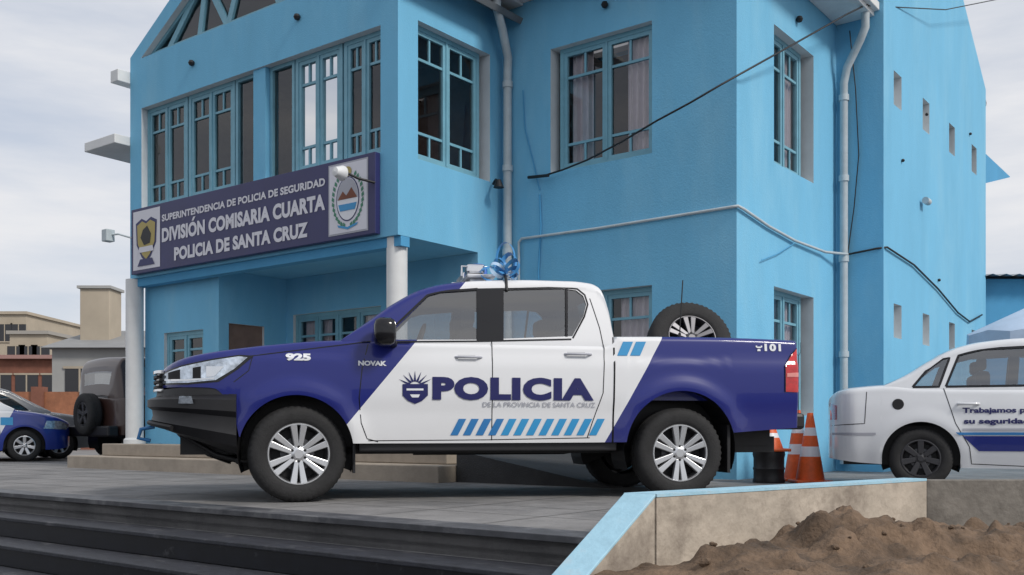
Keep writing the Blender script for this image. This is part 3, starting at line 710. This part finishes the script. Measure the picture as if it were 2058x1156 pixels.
T.lower(PT); T.arches()
sf=T.surf
W1=[sf(*p) for p in [(772,683),(862,594),(885,588),(960,583),(960,683)]]
W2=[sf(*p) for p in [(1010,681),(1010,583),(1130,580),(1158,584),(1172,595),(1178,612),(1172,636),(1150,676)]]
ws=[(.42,1.02),(2.46,2.515)]
T.green(PT,[W1,W2],0,ws); T.green(CABIN,[W1,W2],.03,ws,'cab_lining')
for W in (W1,W2): T.patch(W,CARGL,-.010,True,'side_glass')
T.patch([sf(*p) for p in [(958,686),(958,580),(1012,579),(1012,686)]],BLKG,.002,True,'b_pillar')
T.patch([sf(*p) for p in [(1136,580),(1141,580),(1141,677),(1136,677)]],BLKG,.001,True,'window_bar')
T.seam([sf(*p) for p in [(758,687),(960,686),(1148,682)]],.012,BLKG,.004,name='belt_moulding')
T.seam([sf(*p) for p in [(764,684),(860,593),(885,586),(960,581)]],.018,BLKG,.002,name='window_surround')
T.seam([sf(*p) for p in [(1010,581),(1130,578),(1160,581),(1175,593),(1181,612),(1174,637),(1151,680)]],.014,BLKG,.002,name='window_surround')
T.seam([sf(*p) for p in [(740,692),(728,740),(722,800),(726,850),(738,882),(760,888)]])
T.seam([sf(*p) for p in [(988,686),(988,885)]]); T.seam([sf(*p) for p in [(1185,600),(1205,660),(1214,700),(1212,790),(1190,850),(1180,880)]])
T.seam([sf(*p) for p in [(740,886),(980,884),(1185,880)]],.006)
T.seam([sf(*p) for p in [(1232,678),(1231,890)]],.014)
T.seam([sf(*p) for p in [(500,716),(600,704),(700,692),(745,686)]],.008)
T.seam([sf(*p) for p in [(1600,690),(1604,860)]],.005)
T.seam([sf(*p) for p in [(470,768),(500,745),(508,716)]],.006)
box('sill_step',.47,2.55,-.86,-.70,.385,.462,BLK,T.e,bev=.012); box('sill_step',.47,2.55,.70,.86,.385,.462,BLK,T.e,bev=.012)
box('underbody',-.55,4.05,-.52,.52,.42,.78,BLK,T.e); box('frame_rail',-.9,4.1,-.50,-.40,.36,.50,BLK,T.e); box('frame_rail',-.9,4.1,.40,.50,.36,.50,BLK,T.e)
box('floor',.46,2.5,-.84,.84,.462,.50,BLK,T.e)
tube('rear_axle',[(3.085,-.7,.37),(3.085,.7,.37)],.05,BLK,T.e); lathe('differential',[(0,-.14),(.1,-.1),(.13,0),(.1,.1),(0,.14)],BLK,T.e,20,'y',loc=(3.085,.1,.37))
tube('front_axle',[(0,-.7,.37),(0,.7,.37)],.035,BLK,T.e); tube('exhaust',[(1,.3,.36),(2.4,.35,.36),(3.0,.5,.45),(4.05,.55,.45)],.03,RIMD,T.e)
for y in (-.45,.45): tube('leaf_spring',[(2.45,y,.46),(2.8,y,.36),(3.085,y,.31),(3.4,y,.36),(3.75,y,.47)],.022,BLK,T.e)
wy=TW-.135-.012; WR=.373
wheel(T.e,0,-wy,WR-.003,WR,.262,.236,-1,R(9)); wheel(T.e,0,wy,WR-.003,WR,.262,.236,1,R(9))
wheel(T.e,3.085,-wy,WR-.008,WR,.262,.236,-1); wheel(T.e,3.085,wy,WR-.008,WR,.262,.236,1)
sp_=wheel(T.e,3.52,.05,1.36,.385,.255,.225,-1,R(-3),name='spare_wheel',rm=DISC); sp_.rotation_euler=(R(-24),0,R(-3))
def sweep(name,prof,ul,un,W,p,ymin,m,smooth=35,n=60,zmap=None):
    V=[];Fc=[];k=len(prof); pts=[]
    for i in range(n+1):
        a=-math.pi/2+math.pi*i/n
        c,sn=math.cos(a),math.sin(a)
        pts.append(Vector((ul-un*abs(c)**(2/p), W*math.copysign(abs(sn)**(2/p),sn))))
    pts=[q for q in pts if abs(q.y)<=ymin]
    for i,q in enumerate(pts):
        t=(pts[min(i+1,len(pts)-1)]-pts[max(i-1,0)]); t.normalize(); nn=Vector((-t.y,t.x))
        if nn.x>0 and abs(nn.x)>.05: nn=-nn
        if abs(nn.x)<=.05: nn=Vector((0,math.copysign(1,q.y)))
        for o,z in prof: V.append((q.x+nn.x*o,q.y+nn.y*o,zmap(q.x,z) if zmap else z))
        if i:
            for j in range(k-1): Fc.append(((i-1)*k+j,i*k+j,i*k+j+1,(i-1)*k+j+1))
    Fc.append(tuple(range(k))); Fc.append(tuple(range((len(pts)-1)*k,len(pts)*k)))
    o=mobj(name,V,Fc,m,T.e,smooth); fix(o); return o
def bz(u,z):
    t=(.88-z)/(.88-.38); s_=min(max((u+1.12)/.68,0),1)
    top=.86+.05*s_; bot=.56*(1-s_)+.36*s_
    return top-t*(top-bot)
sweep('front_bumper',[(-.10,.85),(-.01,.88),(.012,.87),(.02,.80),(.055,.785),(.085,.76),(.085,.68),(.05,.64),(.045,.57),(.055,.52),(.02,.44),(-.06,.40),(-.20,.38),(-.28,.40)],-.44,.66,.90,2.8,2,BLK,zmap=bz,smooth=25)
sweep('lower_guard',[(.04,.50),(.065,.51),(.08,.49),(.075,.46),(.05,.45)],-.45,.66,.90,2.8,.80,RIMD,zmap=bz)
sweep('skid_plate',[(-.10,.52),(-.16,.46),(-.34,.34),(-.5,.28),(-.5,.36)],-.45,.62,.8,2.8,.6,RIMD)
for y in (-.60,-.42,.42,.60):
    tube('bumper_strut',[(-.88,y,.52),(-.62,y,.36),(-.40,y,.30),(-.2,y,.40)],.022,BLK,T.e)
tube('skid_bar',[(-.45,-.66,.31),(-.45,.66,.31)],.022,BLK,T.e); tube('tie_rod',[(-.12,-.62,.34),(-.12,.62,.34)],.018,BLK,T.e)
sweep('grille',[(-.05,1.01),(.02,1.0),(.03,.86),(-.05,.85)],-.45,.645,.92,2.8,.62,BLKG)
for z in (.885,.925,.965): sweep('grille_bar',[(.0,z+.012),(.042,z+.01),(.042,z-.01),(.0,z-.012)],-.45,.645,.92,2.8,.60,RIMD)
sweep('grille_chrome',[(.0,1.015),(.045,1.012),(.045,.990),(.0,.988)],-.45,.645,.92,2.8,.66,CHROME); sweep('grille_chrome',[(.0,.870),(.045,.868),(.045,.852),(.0,.850)],-.45,.645,.92,2.8,.64,CHROME)
HL=[(-1.045,.90),(-.80,.895),(-.57,.915),(-.43,1.01),(-.31,1.115),(-.42,1.12),(-.60,1.09),(-.85,1.04),(-1.045,.985)]
T.patch(HL,BLKG,.003,True,'headlight_housing',.02)
T.patch([(-1.03,.912),(-.80,.908),(-.59,.928),(-.46,1.01),(-.36,1.10),(-.42,1.108),(-.60,1.078),(-.85,1.028),(-1.03,.975)],LAMPG,.009,True,'headlight_lens',.02)
T.patch([(-.96,.93),(-.86,.93),(-.86,1.01),(-.96,.99)],RIMD,.012,True,'lamp_bezel',.02)
T.patch([(-.76,.94),(-.70,.94),(-.70,1.03),(-.76,1.02)],RIMD,.012,True,'lamp_bezel',.02)
T.patch([(-.66,.95),(-.60,.955),(-.53,1.03),(-.66,1.03)],CHROME,.013,True,'reflector',.02)
T.seam([(-1.03,.935),(-.80,.928),(-.6,.94)],.012,CHROME,.013,name='lamp_strip')
T.patch([sf(*p) for p in [(362,812),(392,812),(388,797),(364,797)]],LAMPG,.095,True,'fog_lamp',.02)
tube('tow_hook',[(-1.10,-.45,.58),(-1.2,-.45,.56),(-1.22,-.45,.49),(-1.13,-.45,.47)],.016,DLB2,T.e)
# tail
T.patch([(3.995,.875),(4.155,.87),(4.17,1.02),(4.155,1.20),(4.12,1.245),(4.06,1.19),(3.995,1.09)],RED,.006,True,'tail_light',.02)
T.patch([(4.01,1.00),(4.15,1.0),(4.15,1.04),(4.01,1.03)],mat('reverse_lens',(.7,.25,.22),.2,coat=1),.009,True,'tail_light_lens',.02)
T.seam([(3.995,.875),(3.995,1.09),(4.06,1.19),(4.12,1.245)],.008,BLKG,.008,name='tail_light_edge')
box('rear_bumper',4.05,4.245,-.80,.80,.56,.70,BLK,T.e,bev=.03); box('tailgate_handle',4.195,4.215,-.2,.2,1.0,1.08,BLK,T.e)
box('mud_flap',3.50,3.525,-.88,-.66,.20,.60,BLK,T.e); box('mud_flap',3.50,3.525,.66,.88,.20,.60,BLK,T.e); box('mud_flap',.425,.445,-.86,-.66,.22,.5,BLK,T.e)
for px0,px1,py in ((915,968,718),(1135,1188,712)):
    u0,z0=sf(px0,py); u1,_=sf(px1,py)
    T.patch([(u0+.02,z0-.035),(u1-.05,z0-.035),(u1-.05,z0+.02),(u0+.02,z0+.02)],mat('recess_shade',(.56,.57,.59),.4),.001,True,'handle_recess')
    for sd_ in (-1,1):
        yy=T.yout((u0+u1)/2,z0); tube('door_handle',[(u0,sd_*yy,z0),(u0+.03,sd_*(yy+.03),z0),(u1-.03,sd_*(yy+.03),z0),(u1,sd_*yy,z0)],.009,DGREY,T.e)
for sd_ in (-1,1):
    bm=bmesh.new(); bmesh.ops.create_cube(bm,size=1)
    bmesh.ops.subdivide_edges(bm,edges=bm.edges[:],cuts=3,use_grid_fill=True)
    for q in bm.verts:
        c=q.co.copy(); c=c/max(1e-6,(abs(c.x)**4+abs(c.y)**4+abs(c.z)**4)**.25)*.5
        q.co=(c.x*.17,c.y*.22,c.z*.215)
    for f in bm.faces: f.smooth=True
    me=bpy.data.meshes.new('mirror'); bm.to_mesh(me); bm.free(); me.materials.append(BLKG)
    o=bpy.data.objects.new('mirror',me); scene.collection.objects.link(o); o.parent=T.e; o.location=(.66,sd_*1.03,1.30)
    tube('mirror_arm',[(.74,sd_*.88,1.22),(.72,sd_*.98,1.235)],.03,BLK,T.e)
for u,ys_ in ((1.32,(-.38,.38)),(2.12,(-.45,0,.45))):
    for y in ys_:
        box('seat_back',u,u+.14,y-.24,y+.24,1.0,1.40,SEAT,T.e,bev=.05); box('headrest',u+.03,u+.12,y-.12,y+.12,1.42,1.58,SEAT,T.e,bev=.04)
box('dashboard',.42,.82,-.72,.72,1.15,1.28,CABIN,T.e,bev=.04)
tpts=[(.98+.05*math.sin(a),-.38+.18*math.cos(a),1.28+.15*math.sin(a)) for a in [2*math.pi*i/24 for i in range(25)]]; tube('steering_wheel',tpts,.014,BLK,T.e)
# graphics
def pt(txt,x0,yb,x1,yt,m,bold=.03,**k):
    a=sf(x0,yb); b=sf(x1,yb); c=sf(x0,yt); T.text(txt,a[0],b[0],a[1],c[1],m,bold,**k)
pt('POLICIA',869,804,1193,757,DNAVY,.06,spacing=1.12)
pt('DE LA PROVINCIA DE SANTA CRUZ',970,818,1196,808,DGREY,.01)
pt('925',574,725,625,710,DWH,.06); pt('NOVAK',720,735,777,725,DWH,.05); pt('101',1536,706,1569,691,DWH,.05,spacing=1.15)
# small telephone handset mark
T.patch([sf(*p) for p in [(1521,697),(1528,697),(1528,695),(1531,695),(1531,698),(1527,700),(1522,700),(1518,698),(1518,695),(1521,695)]],DWH,.006,False,'phone_mark')
T.patch([sf(*p) for p in [(1521,706),(1528,706),(1527,702),(1522,702)]],DWH,.006,False,'phone_mark')
for i in range(12):
    x=905+i*25.3; T.patch([sf(*p) for p in [(x,875),(x+15,875),(x+32,842),(x+17,842)]],DLB2 if i<4 else DLB,.004,False,'stripe')
for x in (1240,1266): T.patch([sf(*p) for p in [(x,715),(x+20,715),(x+32,687),(x+12,687)]],DLB,.004,False,'stripe')
cx_,cy_=834,785
for a in range(-60,70,20):
    s_,c_=math.sin(R(a)),math.cos(R(a)); T.patch([sf(cx_+s_*12-c_*2.5,cy_-6-c_*12-s_*2.5),sf(cx_+s_*38,cy_-6-c_*34),sf(cx_+s_*12+c_*2.5,cy_-6-c_*12+s_*2.5)],DNAVY,.004,False,'badge_ray')
T.patch([sf(*p) for p in [(809,772),(860,772),(860,795),(848,806),(834,812),(820,806),(809,795)]],DNAVY,.005,False,'badge_shield'); T.patch([sf(*p) for p in [(817,781),(851,781),(851,785),(817,785)]],DWH,.007,False,'badge_bar'); T.patch([sf(*p) for p in [(824,793),(844,793),(841,799),(828,799)]],DWH,.007,False,'badge_bar')
a=sf(1368,672); tube('antenna',[(a[0],-.80,1.30),(a[0]+.03,-.80,1.80)],.005,BLK,T.e); tube('antenna_base',[(a[0],-.80,1.29),(a[0]+.003,-.80,1.36)],.012,BLK,T.e)
lb=bpy.data.objects.new('roof_light_bar',None); scene.collection.objects.link(lb); lb.parent=T.e; lb.location=(1.46,0,1.79)
box('bar_base',-.10,.14,-.58,.58,.02,.05,RIM,lb,bev=.01)
for y in (-.45,.45): box('bar_foot',-.06,.06,y-.05,y+.05,-.03,.02,RIM,lb,bev=.005)
for y in (-.52,.48): box('bar_speaker',-.10,.05,y-.06,y+.10,.05,.13,CHROME,lb,bev=.02)
BLUEL=mat('blue_lens',(.02,.12,.5),.1,coat=1)
for y in (-.35,.3):
    lathe('beacon',[(0,.17),(.06,.16),(.085,.13),(.09,.05),(0,.05)],BLUEL,lb,24,loc=(.02,y,0))
box('bar_box',-.08,.08,-.2,.2,.05,.12,CHROME,lb,bev=.01)
tube('bar_hoop',[(-.14,-.55,.03),(-.14,-.55,.11),(.16,-.55,.11),(.16,-.55,.03)],.010,RIM,lb)
rb=bpy.data.objects.new('ribbon_bow',None); scene.collection.objects.link(rb); rb.parent=T.e; rb.location=(1.655,-.66,1.80)
RBN=mat('ribbon_blue',(.05,.25,.55),.5); RBW=mat('ribbon_pale',(.35,.50,.68),.5)
for k,(ang,ln,wd,m) in enumerate([(70,.20,.08,RBN),(88,.27,.05,RBN),(150,.15,.08,RBW),(172,.20,.05,RBN),(25,.12,.07,RBN),(50,.15,.07,RBN),(110,.16,.07,RBN),(-5,.10,.06,RBW)]):
    ca,sa=math.cos(R(ang)),math.sin(R(ang)); V=[];Fc=[]
    for i in range(17):
        a=2*math.pi*i/16; t=ln*.5*(1-math.cos(a)); q=ln*.28*math.sin(a); yy=-.02-.05*math.sin(a*.5)*((k%3)-.5)
        for s_ in (-.5,.5):
            off=q+s_*wd*.5*math.sin(a*.5+.15)
            V.append((ca*t-sa*off,yy+s_*.05*math.cos(a),sa*t+ca*off+.01))
        if i: Fc.append((2*i-2,2*i-1,2*i+1,2*i))
    mobj('ribbon_loop',V,Fc,m,rb,50)
for dx,dz in ((.05,-.03),(-.06,.02)):
    V=[(0,-.03,.05),(.02,-.04,.03),(dx+.03,-.07,dz),(dx,-.06,dz+.02)]; mobj('ribbon_tail',V,[(0,1,2,3)],RBN,rb)
tube('ribbon_strap',[(0,-.02,.02),(.0,-.08,-.03),(.0,-.11,-.12)],.012,BLK,rb)
# ------------------------------------------------------------------ SEDANS
def sedan(name,loc,rot,paint,z=0,rm=None):
    S=dict(W=.82,u0=-.86,u1=3.26,ll=.32,lp=2.6,rl=.55,rp=2.6,belt=.93,lean=.26,rr=.06,flare=.012,crown=.03,z=z,
     zt=[(-.86,.86),(-.75,.935),(-.6,.965),(-.3,.985),(0,.96),(1.2,.935),(2.2,.93),(2.5,.90),(2.9,.83),(3.15,.74),(3.26,.68)],
     zb=[(-.86,.28),(-.5,.24),(.4,.20),(2.0,.20),(3.0,.22),(3.26,.28)],
     g=[(.2,.93),(.4,.985),(.6,1.0),(.75,.995),(.93,.965),(1.0,.95)],
     arches=[(0,.29,.345),(2.44,.29,.345)],
     roof=[(-.42,.94),(-.15,1.07),(.08,1.215),(.3,1.33),(.55,1.39),(.9,1.415),(1.2,1.41),(1.5,1.365),(1.75,1.24),(2.0,1.10),(2.3,.94)])
    c=Car(name,loc,rot,S); c.lower(paint); c.arches()
    q1=[(-.07,.965),(.16,.965),(.26,1.25),(.20,1.24),(.06,1.13)]
    q2=[(.22,.965),(.90,.965),(.92,1.33),(.55,1.32),(.34,1.27)]
    q3=[(1.0,.965),(1.88,.965),(1.55,1.22),(1.38,1.30),(1.01,1.33)]
    wl=[q1,q2,q3]; ws=[(-.30,.30),(1.55,2.2)]
    c.green(paint,wl,0,ws); c.green(CABIN,wl,.03,ws,'cab_lining')
    for q in wl: c.patch(q,CARGL,-.008,True,'side_glass')
    for q in wl: c.seam(q+[q[0]],.022,BLKG,.001)
    c.seam([(.20,.95),(.30,.62),(.42,.40),(.44,.24),(.95,.22),(.95,.95)],.007); c.seam([(.95,.22),(1.95,.22),(2.05,.5),(1.98,.93)],.007)
    c.seam([(-.48,.95),(-.5,.62),(-.84,.60)],.007); c.seam([(.36,.56),(1.95,.56)],.022,DGREY,.004); c.seam([(-.83,.52),(-.40,.52)],.022,DGREY,.004)
    for u in (0,2.44):
        for sd_ in (-1,1): wheel(c.e,u,sd_*(.82-.10),.288,.288,.175,.178,sd_,sp=7,twin=False,rm=rm)
    box('underbody',-.7,3.0,-.6,.6,.22,.6,BLK,c.e)
    c.patch([(-.845,.66),(-.76,.66),(-.76,.80),(-.84,.83)],RED,.006,True,'tail_light',.02)
    c.patch([(2.75,.60),(3.15,.58),(3.22,.66),(3.05,.74),(2.8,.74)],LAMPG,.006,True,'headlight',.02)
    for u0 in (.32,1.1): 
        for sd_ in (-1,1):
            yy=c.yout(u0,.80); tube('door_handle',[(u0,sd_*yy,.80),(u0+.02,sd_*(yy+.03),.80),(u0+.16,sd_*(yy+.03),.80),(u0+.18,sd_*yy,.80)],.012,PW if paint!=PG else PG,c.e)
    for u,ys_ in ((1.25,(-.36,.36)),(.5,(-.36,.36))):
        for y in ys_: box('seat_back',u,u+.12,y-.22,y+.22,.7,1.12,SEAT,c.e,bev=.04); box('headrest',u+.02,u+.1,y-.1,y+.1,1.13,1.26,SEAT,c.e,bev=.03)
    return c
rot=R(-20); P0=Vector((3.86,9.4)); nn=Vector((math.sin(R(20)),math.cos(R(20))))
wc=sedan('white_police_sedan',(P0+nn*.82)[:],rot,PW,rm=STEELW)
lathe('fuel_cap',[(0,0),(.05,0),(.055,.012)],BLK,wc.e,24,'y',loc=(-.20,-(wc.yout(-.2,.80)+.006),.80))
wc.text('Trabajamos por',.36,.98,.70,.765,DNAVY,.04,.006); wc.text('su seguridad',.37,.92,.60,.665,DNAVY,.04,.006)
wc.patch([(.36,.50),(1.9,.50),(1.9,.36),(.50,.36)],PB,.004,False,'stripe_blue'); wc.patch([(.30,.535),(1.9,.535),(1.9,.51),(.33,.51)],DLB2,.007,False,'stripe_light')
def place(u,W,P,rot): return (P.x-(u*math.cos(rot)+W*math.sin(rot)),P.y-(u*math.sin(rot)-W*math.cos(rot)))
def tone2(name,x,a=(.70,.72,.75),b=(.012,.035,.26)):
    m=bpy.data.materials.new(name); N,L=nt(m); bb=N['Principled BSDF']; bb.inputs['Roughness'].default_value=.28; bb.inputs['Coat Weight'].default_value=.6
    tc=N.new('ShaderNodeTexCoord'); sx=N.new('ShaderNodeSeparateXYZ'); L.new(tc.outputs['Object'],sx.inputs[0])
    m1=N.new('ShaderNodeMath'); m1.operation='MULTIPLY_ADD'; L.new(sx.outputs[2],m1.inputs[0]); m1.inputs[1].default_value=-.5; L.new(sx.outputs[0],m1.inputs[2])
    m2=N.new('ShaderNodeMath'); m2.operation='GREATER_THAN'; L.new(m1.outputs[0],m2.inputs[0]); m2.inputs[1].default_value=x
    mx=N.new('ShaderNodeMix'); mx.data_type='RGBA'; mx.inputs[6].default_value=(*a,1); mx.inputs[7].default_value=(*b,1)
    L.new(m2.outputs[0],mx.inputs[0]); L.new(mx.outputs[2],bb.inputs['Base Color']); return m
pr=R(30); p=wpt(50,868,18.0); px_=p.x-2.44*math.cos(pr)-.82*math.sin(pr); py_=p.y-2.44*math.sin(pr)+.82*math.cos(pr)
pc=sedan('police_patrol_sedan',(px_,py_),pr,tone2('paint_patrol',1.80))
pc.text('POLICIA',.62,1.98,.60,.78,DNAVY,.05); pc.patch([(.5,.48),(2.0,.48),(2.0,.38),(.5,.38)],DLB,.006,False,'stripe')
pc.patch([(2.05,.66),(2.25,.66),(2.25,.80),(2.05,.80)],DLB,.004,False,'stripe')
pr=R(35); p=wpt(120,868,19.8); px_=p.x-2.44*math.cos(pr)-.82*math.sin(pr); py_=p.y-2.44*math.sin(pr)+.82*math.cos(pr)
sedan('grey_parked_car',(px_,py_),pr,PG)
S=dict(W=.86,u0=-.7,u1=3.5,ll=.15,lp=2.4,rl=.5,rp=2.6,belt=1.08,lean=.15,rr=.05,flare=.03,crown=.03,
 zt=[(-.7,1.06),(-.5,1.08),(2.3,1.08),(2.6,1.05),(3.2,.98),(3.5,.9)],zb=[(-.7,.45),(0,.42),(3.0,.42),(3.5,.5)],
 g=[(.3,.95),(.6,1.0),(.9,1.0),(1.1,.97)],arches=[(0,.36,.42),(2.6,.36,.42)],
 roof=[(-.68,1.10),(-.62,1.6),(-.5,1.76),(.5,1.80),(1.4,1.78),(1.65,1.7),(2.3,1.09)])
p=wpt(196,868,18.6); rr_=R(48); su=Car('maroon_offroad_car',place(-.7,0,p,rr_),rr_,S); su.lower(PR); su.arches()
wl=[[(-.5,1.12),(.3,1.12),(.3,1.62),(-.45,1.62)],[(.4,1.12),(1.15,1.12),(1.15,1.63),(.4,1.63)],[(1.23,1.12),(2.0,1.12),(1.55,1.62),(1.23,1.63)]]
su.green(PR,wl,0,[(-.665,-.63),(1.7,2.25)]); su.green(CABIN,wl,.03,[(-.665,-.63),(1.7,2.25)],'cab_lining')
for q in wl: su.patch(q,CARGL,-.008,True,'side_glass')
for u in (0,2.6):
    for sd_ in (-1,1): wheel(su.e,u,sd_*.74,.36,.36,.22,.2,sd_,sp=5,twin=False,rm=STEELW)
wheel(su.e,-.84,-.05,.80,.36,.22,.2,-1,R(-90),name='spare_wheel',sp=5,twin=False,rm=STEELW)
box('rear_bumper',-.85,-.66,-.8,.8,.42,.6,BLK,su.e,bev=.03); box('underbody',-.5,3.2,-.6,.6,.4,.7,BLK,su.e)
su.e.scale=(1.08,1.08,1.08)
# ------------------------------------------------------------------ cones, barrel
def cone(loc,h=.72,onto=0,name='traffic_cone'):
    e=empty(name,(loc[0],loc[1],onto)); r0=.15
    def rr(t): return r0*(1-t)+.03*t
    bands=[(0,.35,ORG),(.35,.50,DWH),(.50,.66,ORG),(.66,.78,DWH),(.78,1,ORG)]
    for i,(a,b,m) in enumerate(bands):
        pr=[(rr(a),.03+a*(h-.03)),(rr(b),.03+b*(h-.03))]
        if b==1: pr+=[(.025,h),(0,h)]
        lathe('cone_band_%d'%i,pr,m,e,28)
    box('base',-.19,.19,-.19,.19,0,.032,ORG,e,bev=.012); return e
def xz(px,Z): return ((px-1029)/F*Z,Z)
cone(xz(1603,11.0),.78); cone(xz(1628,10.55),.74)
br=empty('black_barrel',(*xz(1545,10.6),0))
lathe('barrel',[(0,0),(.165,0),(.17,.02),(.16,.05),(.16,.13),(.168,.15),(.16,.17),(.16,.26),(.17,.30),(.165,.33),(0,.33)],BLK,br,32)
cone(xz(1545,10.6),.36,.332)
# ------------------------------------------------------------------ annex and parasol right
an=empty('annex_building',(0,0,0))
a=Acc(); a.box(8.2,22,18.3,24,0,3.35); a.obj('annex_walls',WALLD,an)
a=Acc()
for i in range(60):
    x=8.1+i*.24
    for (xa,xb,zz) in ((x,x+.12,0),(x+.12,x+.24,.04)):
        a.quad((xa,18.0,3.36+zz),(xb,18.0,3.36+.04-zz),(xb,23.0,3.95+.04-zz),(xa,23.0,3.95+zz))
a.obj('corrugated_roof',mat('zinc_sheet',(.32,.34,.36),.45,.3,var=.15,vscale=2),an)
um=empty('parasol',(*xz(2075,12.2),0)); 
UMB=mat('parasol_fabric',(.42,.52,.66),.8,var=.1,vscale=4)
tube('pole',[(0,0,0),(0,0,2.05)],.02,PIPE,um); V=[(0,0,2.1)];Fc=[];n=16
for i in range(n): 
    a_=2*math.pi*i/n; r=.78*(1 if i%2==0 else .94); V.append((r*math.cos(a_),r*math.sin(a_),1.72 if i%2==0 else 1.76))
for i in range(n): 
    j=(i+1)%n; Fc.append((0,1+i,1+j))
k=len(V)
for i in range(n): V.append((V[1+i][0]*1.01,V[1+i][1]*1.01,V[1+i][2]-.13))
for i in range(n):
    j=(i+1)%n; Fc.append((1+i,k+i,k+j,1+j))
mobj('canopy',V,Fc,UMB,um,20)
# ------------------------------------------------------------------ distant houses (left)
def house(name,px0,px1,Z,pytop,m,depth=8,gable=0,wins=0,roof=ROOFM):
    e=empty(name,((px0-1029)/F*Z,Z,0)); W_=(px1-px0)/F*Z; H=CH+(868-pytop)/F*Z
    a=Acc(); a.box(0,W_,0,depth,0,H); a.obj('walls',m,e)
    a=Acc()
    if gable:
        a.v=[(-.3,-.3,H),(W_+.3,-.3,H),(W_+.3,depth+.3,H),(-.3,depth+.3,H),(-.3,depth/2,H+gable),(W_+.3,depth/2,H+gable)]
        a.f=[(0,1,5,4),(2,3,4,5),(0,4,3),(1,2,5),(0,3,2,1)]
    else: a.box(-.15,W_+.15,-.15,depth,H,H+.2)
    a.obj('roof',roof,e)
    if wins:
        a=Acc(); fr=Acc()
        for i in range(wins):
            c=W_*(i+.5)/wins; a.box(c-.5,c+.5,-.03,.05,H-1.9,H-.7); fr.box(c-.56,c+.56,-.05,-.031,H-.7,H-.62); fr.box(c-.56,c+.56,-.07,.0,H-1.98,H-1.902); fr.box(c-.03,c+.03,-.045,-.031,H-1.9,H-.7)
        a.obj('windows',DARKW,e); fr.obj('window_trim',CREAM,e)
    return e
house('cream_house',-60,52,70,632,CREAM,12,0,4,CREAM)
house('cream_house',20,95,58,672,CREAM,10,0,3,mat('pale_roof',(.35,.33,.30),.8))
house('brick_house',-80,135,44,722,BRICK,8,.5,4,mat('rust_roof',(.20,.09,.07),.8))
GR=mat('grey_roof',(.24,.245,.25),.8,var=.1,vscale=2)
h=house('chimney_house',105,330,34,700,GREYP,8,1.0,2,GR); box('chimney',.3,1.35,1.5,2.6,3.0,5.65,CREAM,h,bev=.02); box('chimney_cap',.22,1.43,1.42,2.68,5.652,5.75,GREYP,h)
tube('roof_aerial',[(2.6,2,4.2),(2.6,2,6.2)],.03,BLK,h); tube('roof_aerial_arm',[(1.9,2,6.0),(3.3,2,6.0)],.02,BLK,h)
e=empty('brick_wall'); a=Acc(); b_=Acc(); 
for i in range(9):
    x=-19+i*1.5; a.box(x,x+.35,30,30.35,0,1.9); b_.box(x+.36,x+1.49,30.1,30.2,.1,1.75)
a.obj('piers',BRICK,e); b_.obj('gate_panels',mat('gate_orange',(.30,.12,.06),.6,var=.3,vscale=5),e)
random.seed(8)
e=empty('distant_town'); a=Acc()
for i in range(90):
    x=-220+i*5+random.uniform(-1,1); a.box(x,x+random.uniform(3,5),120+random.uniform(0,20),140,0,random.uniform(2.5,6))
a.obj('houses',CREAM,e)
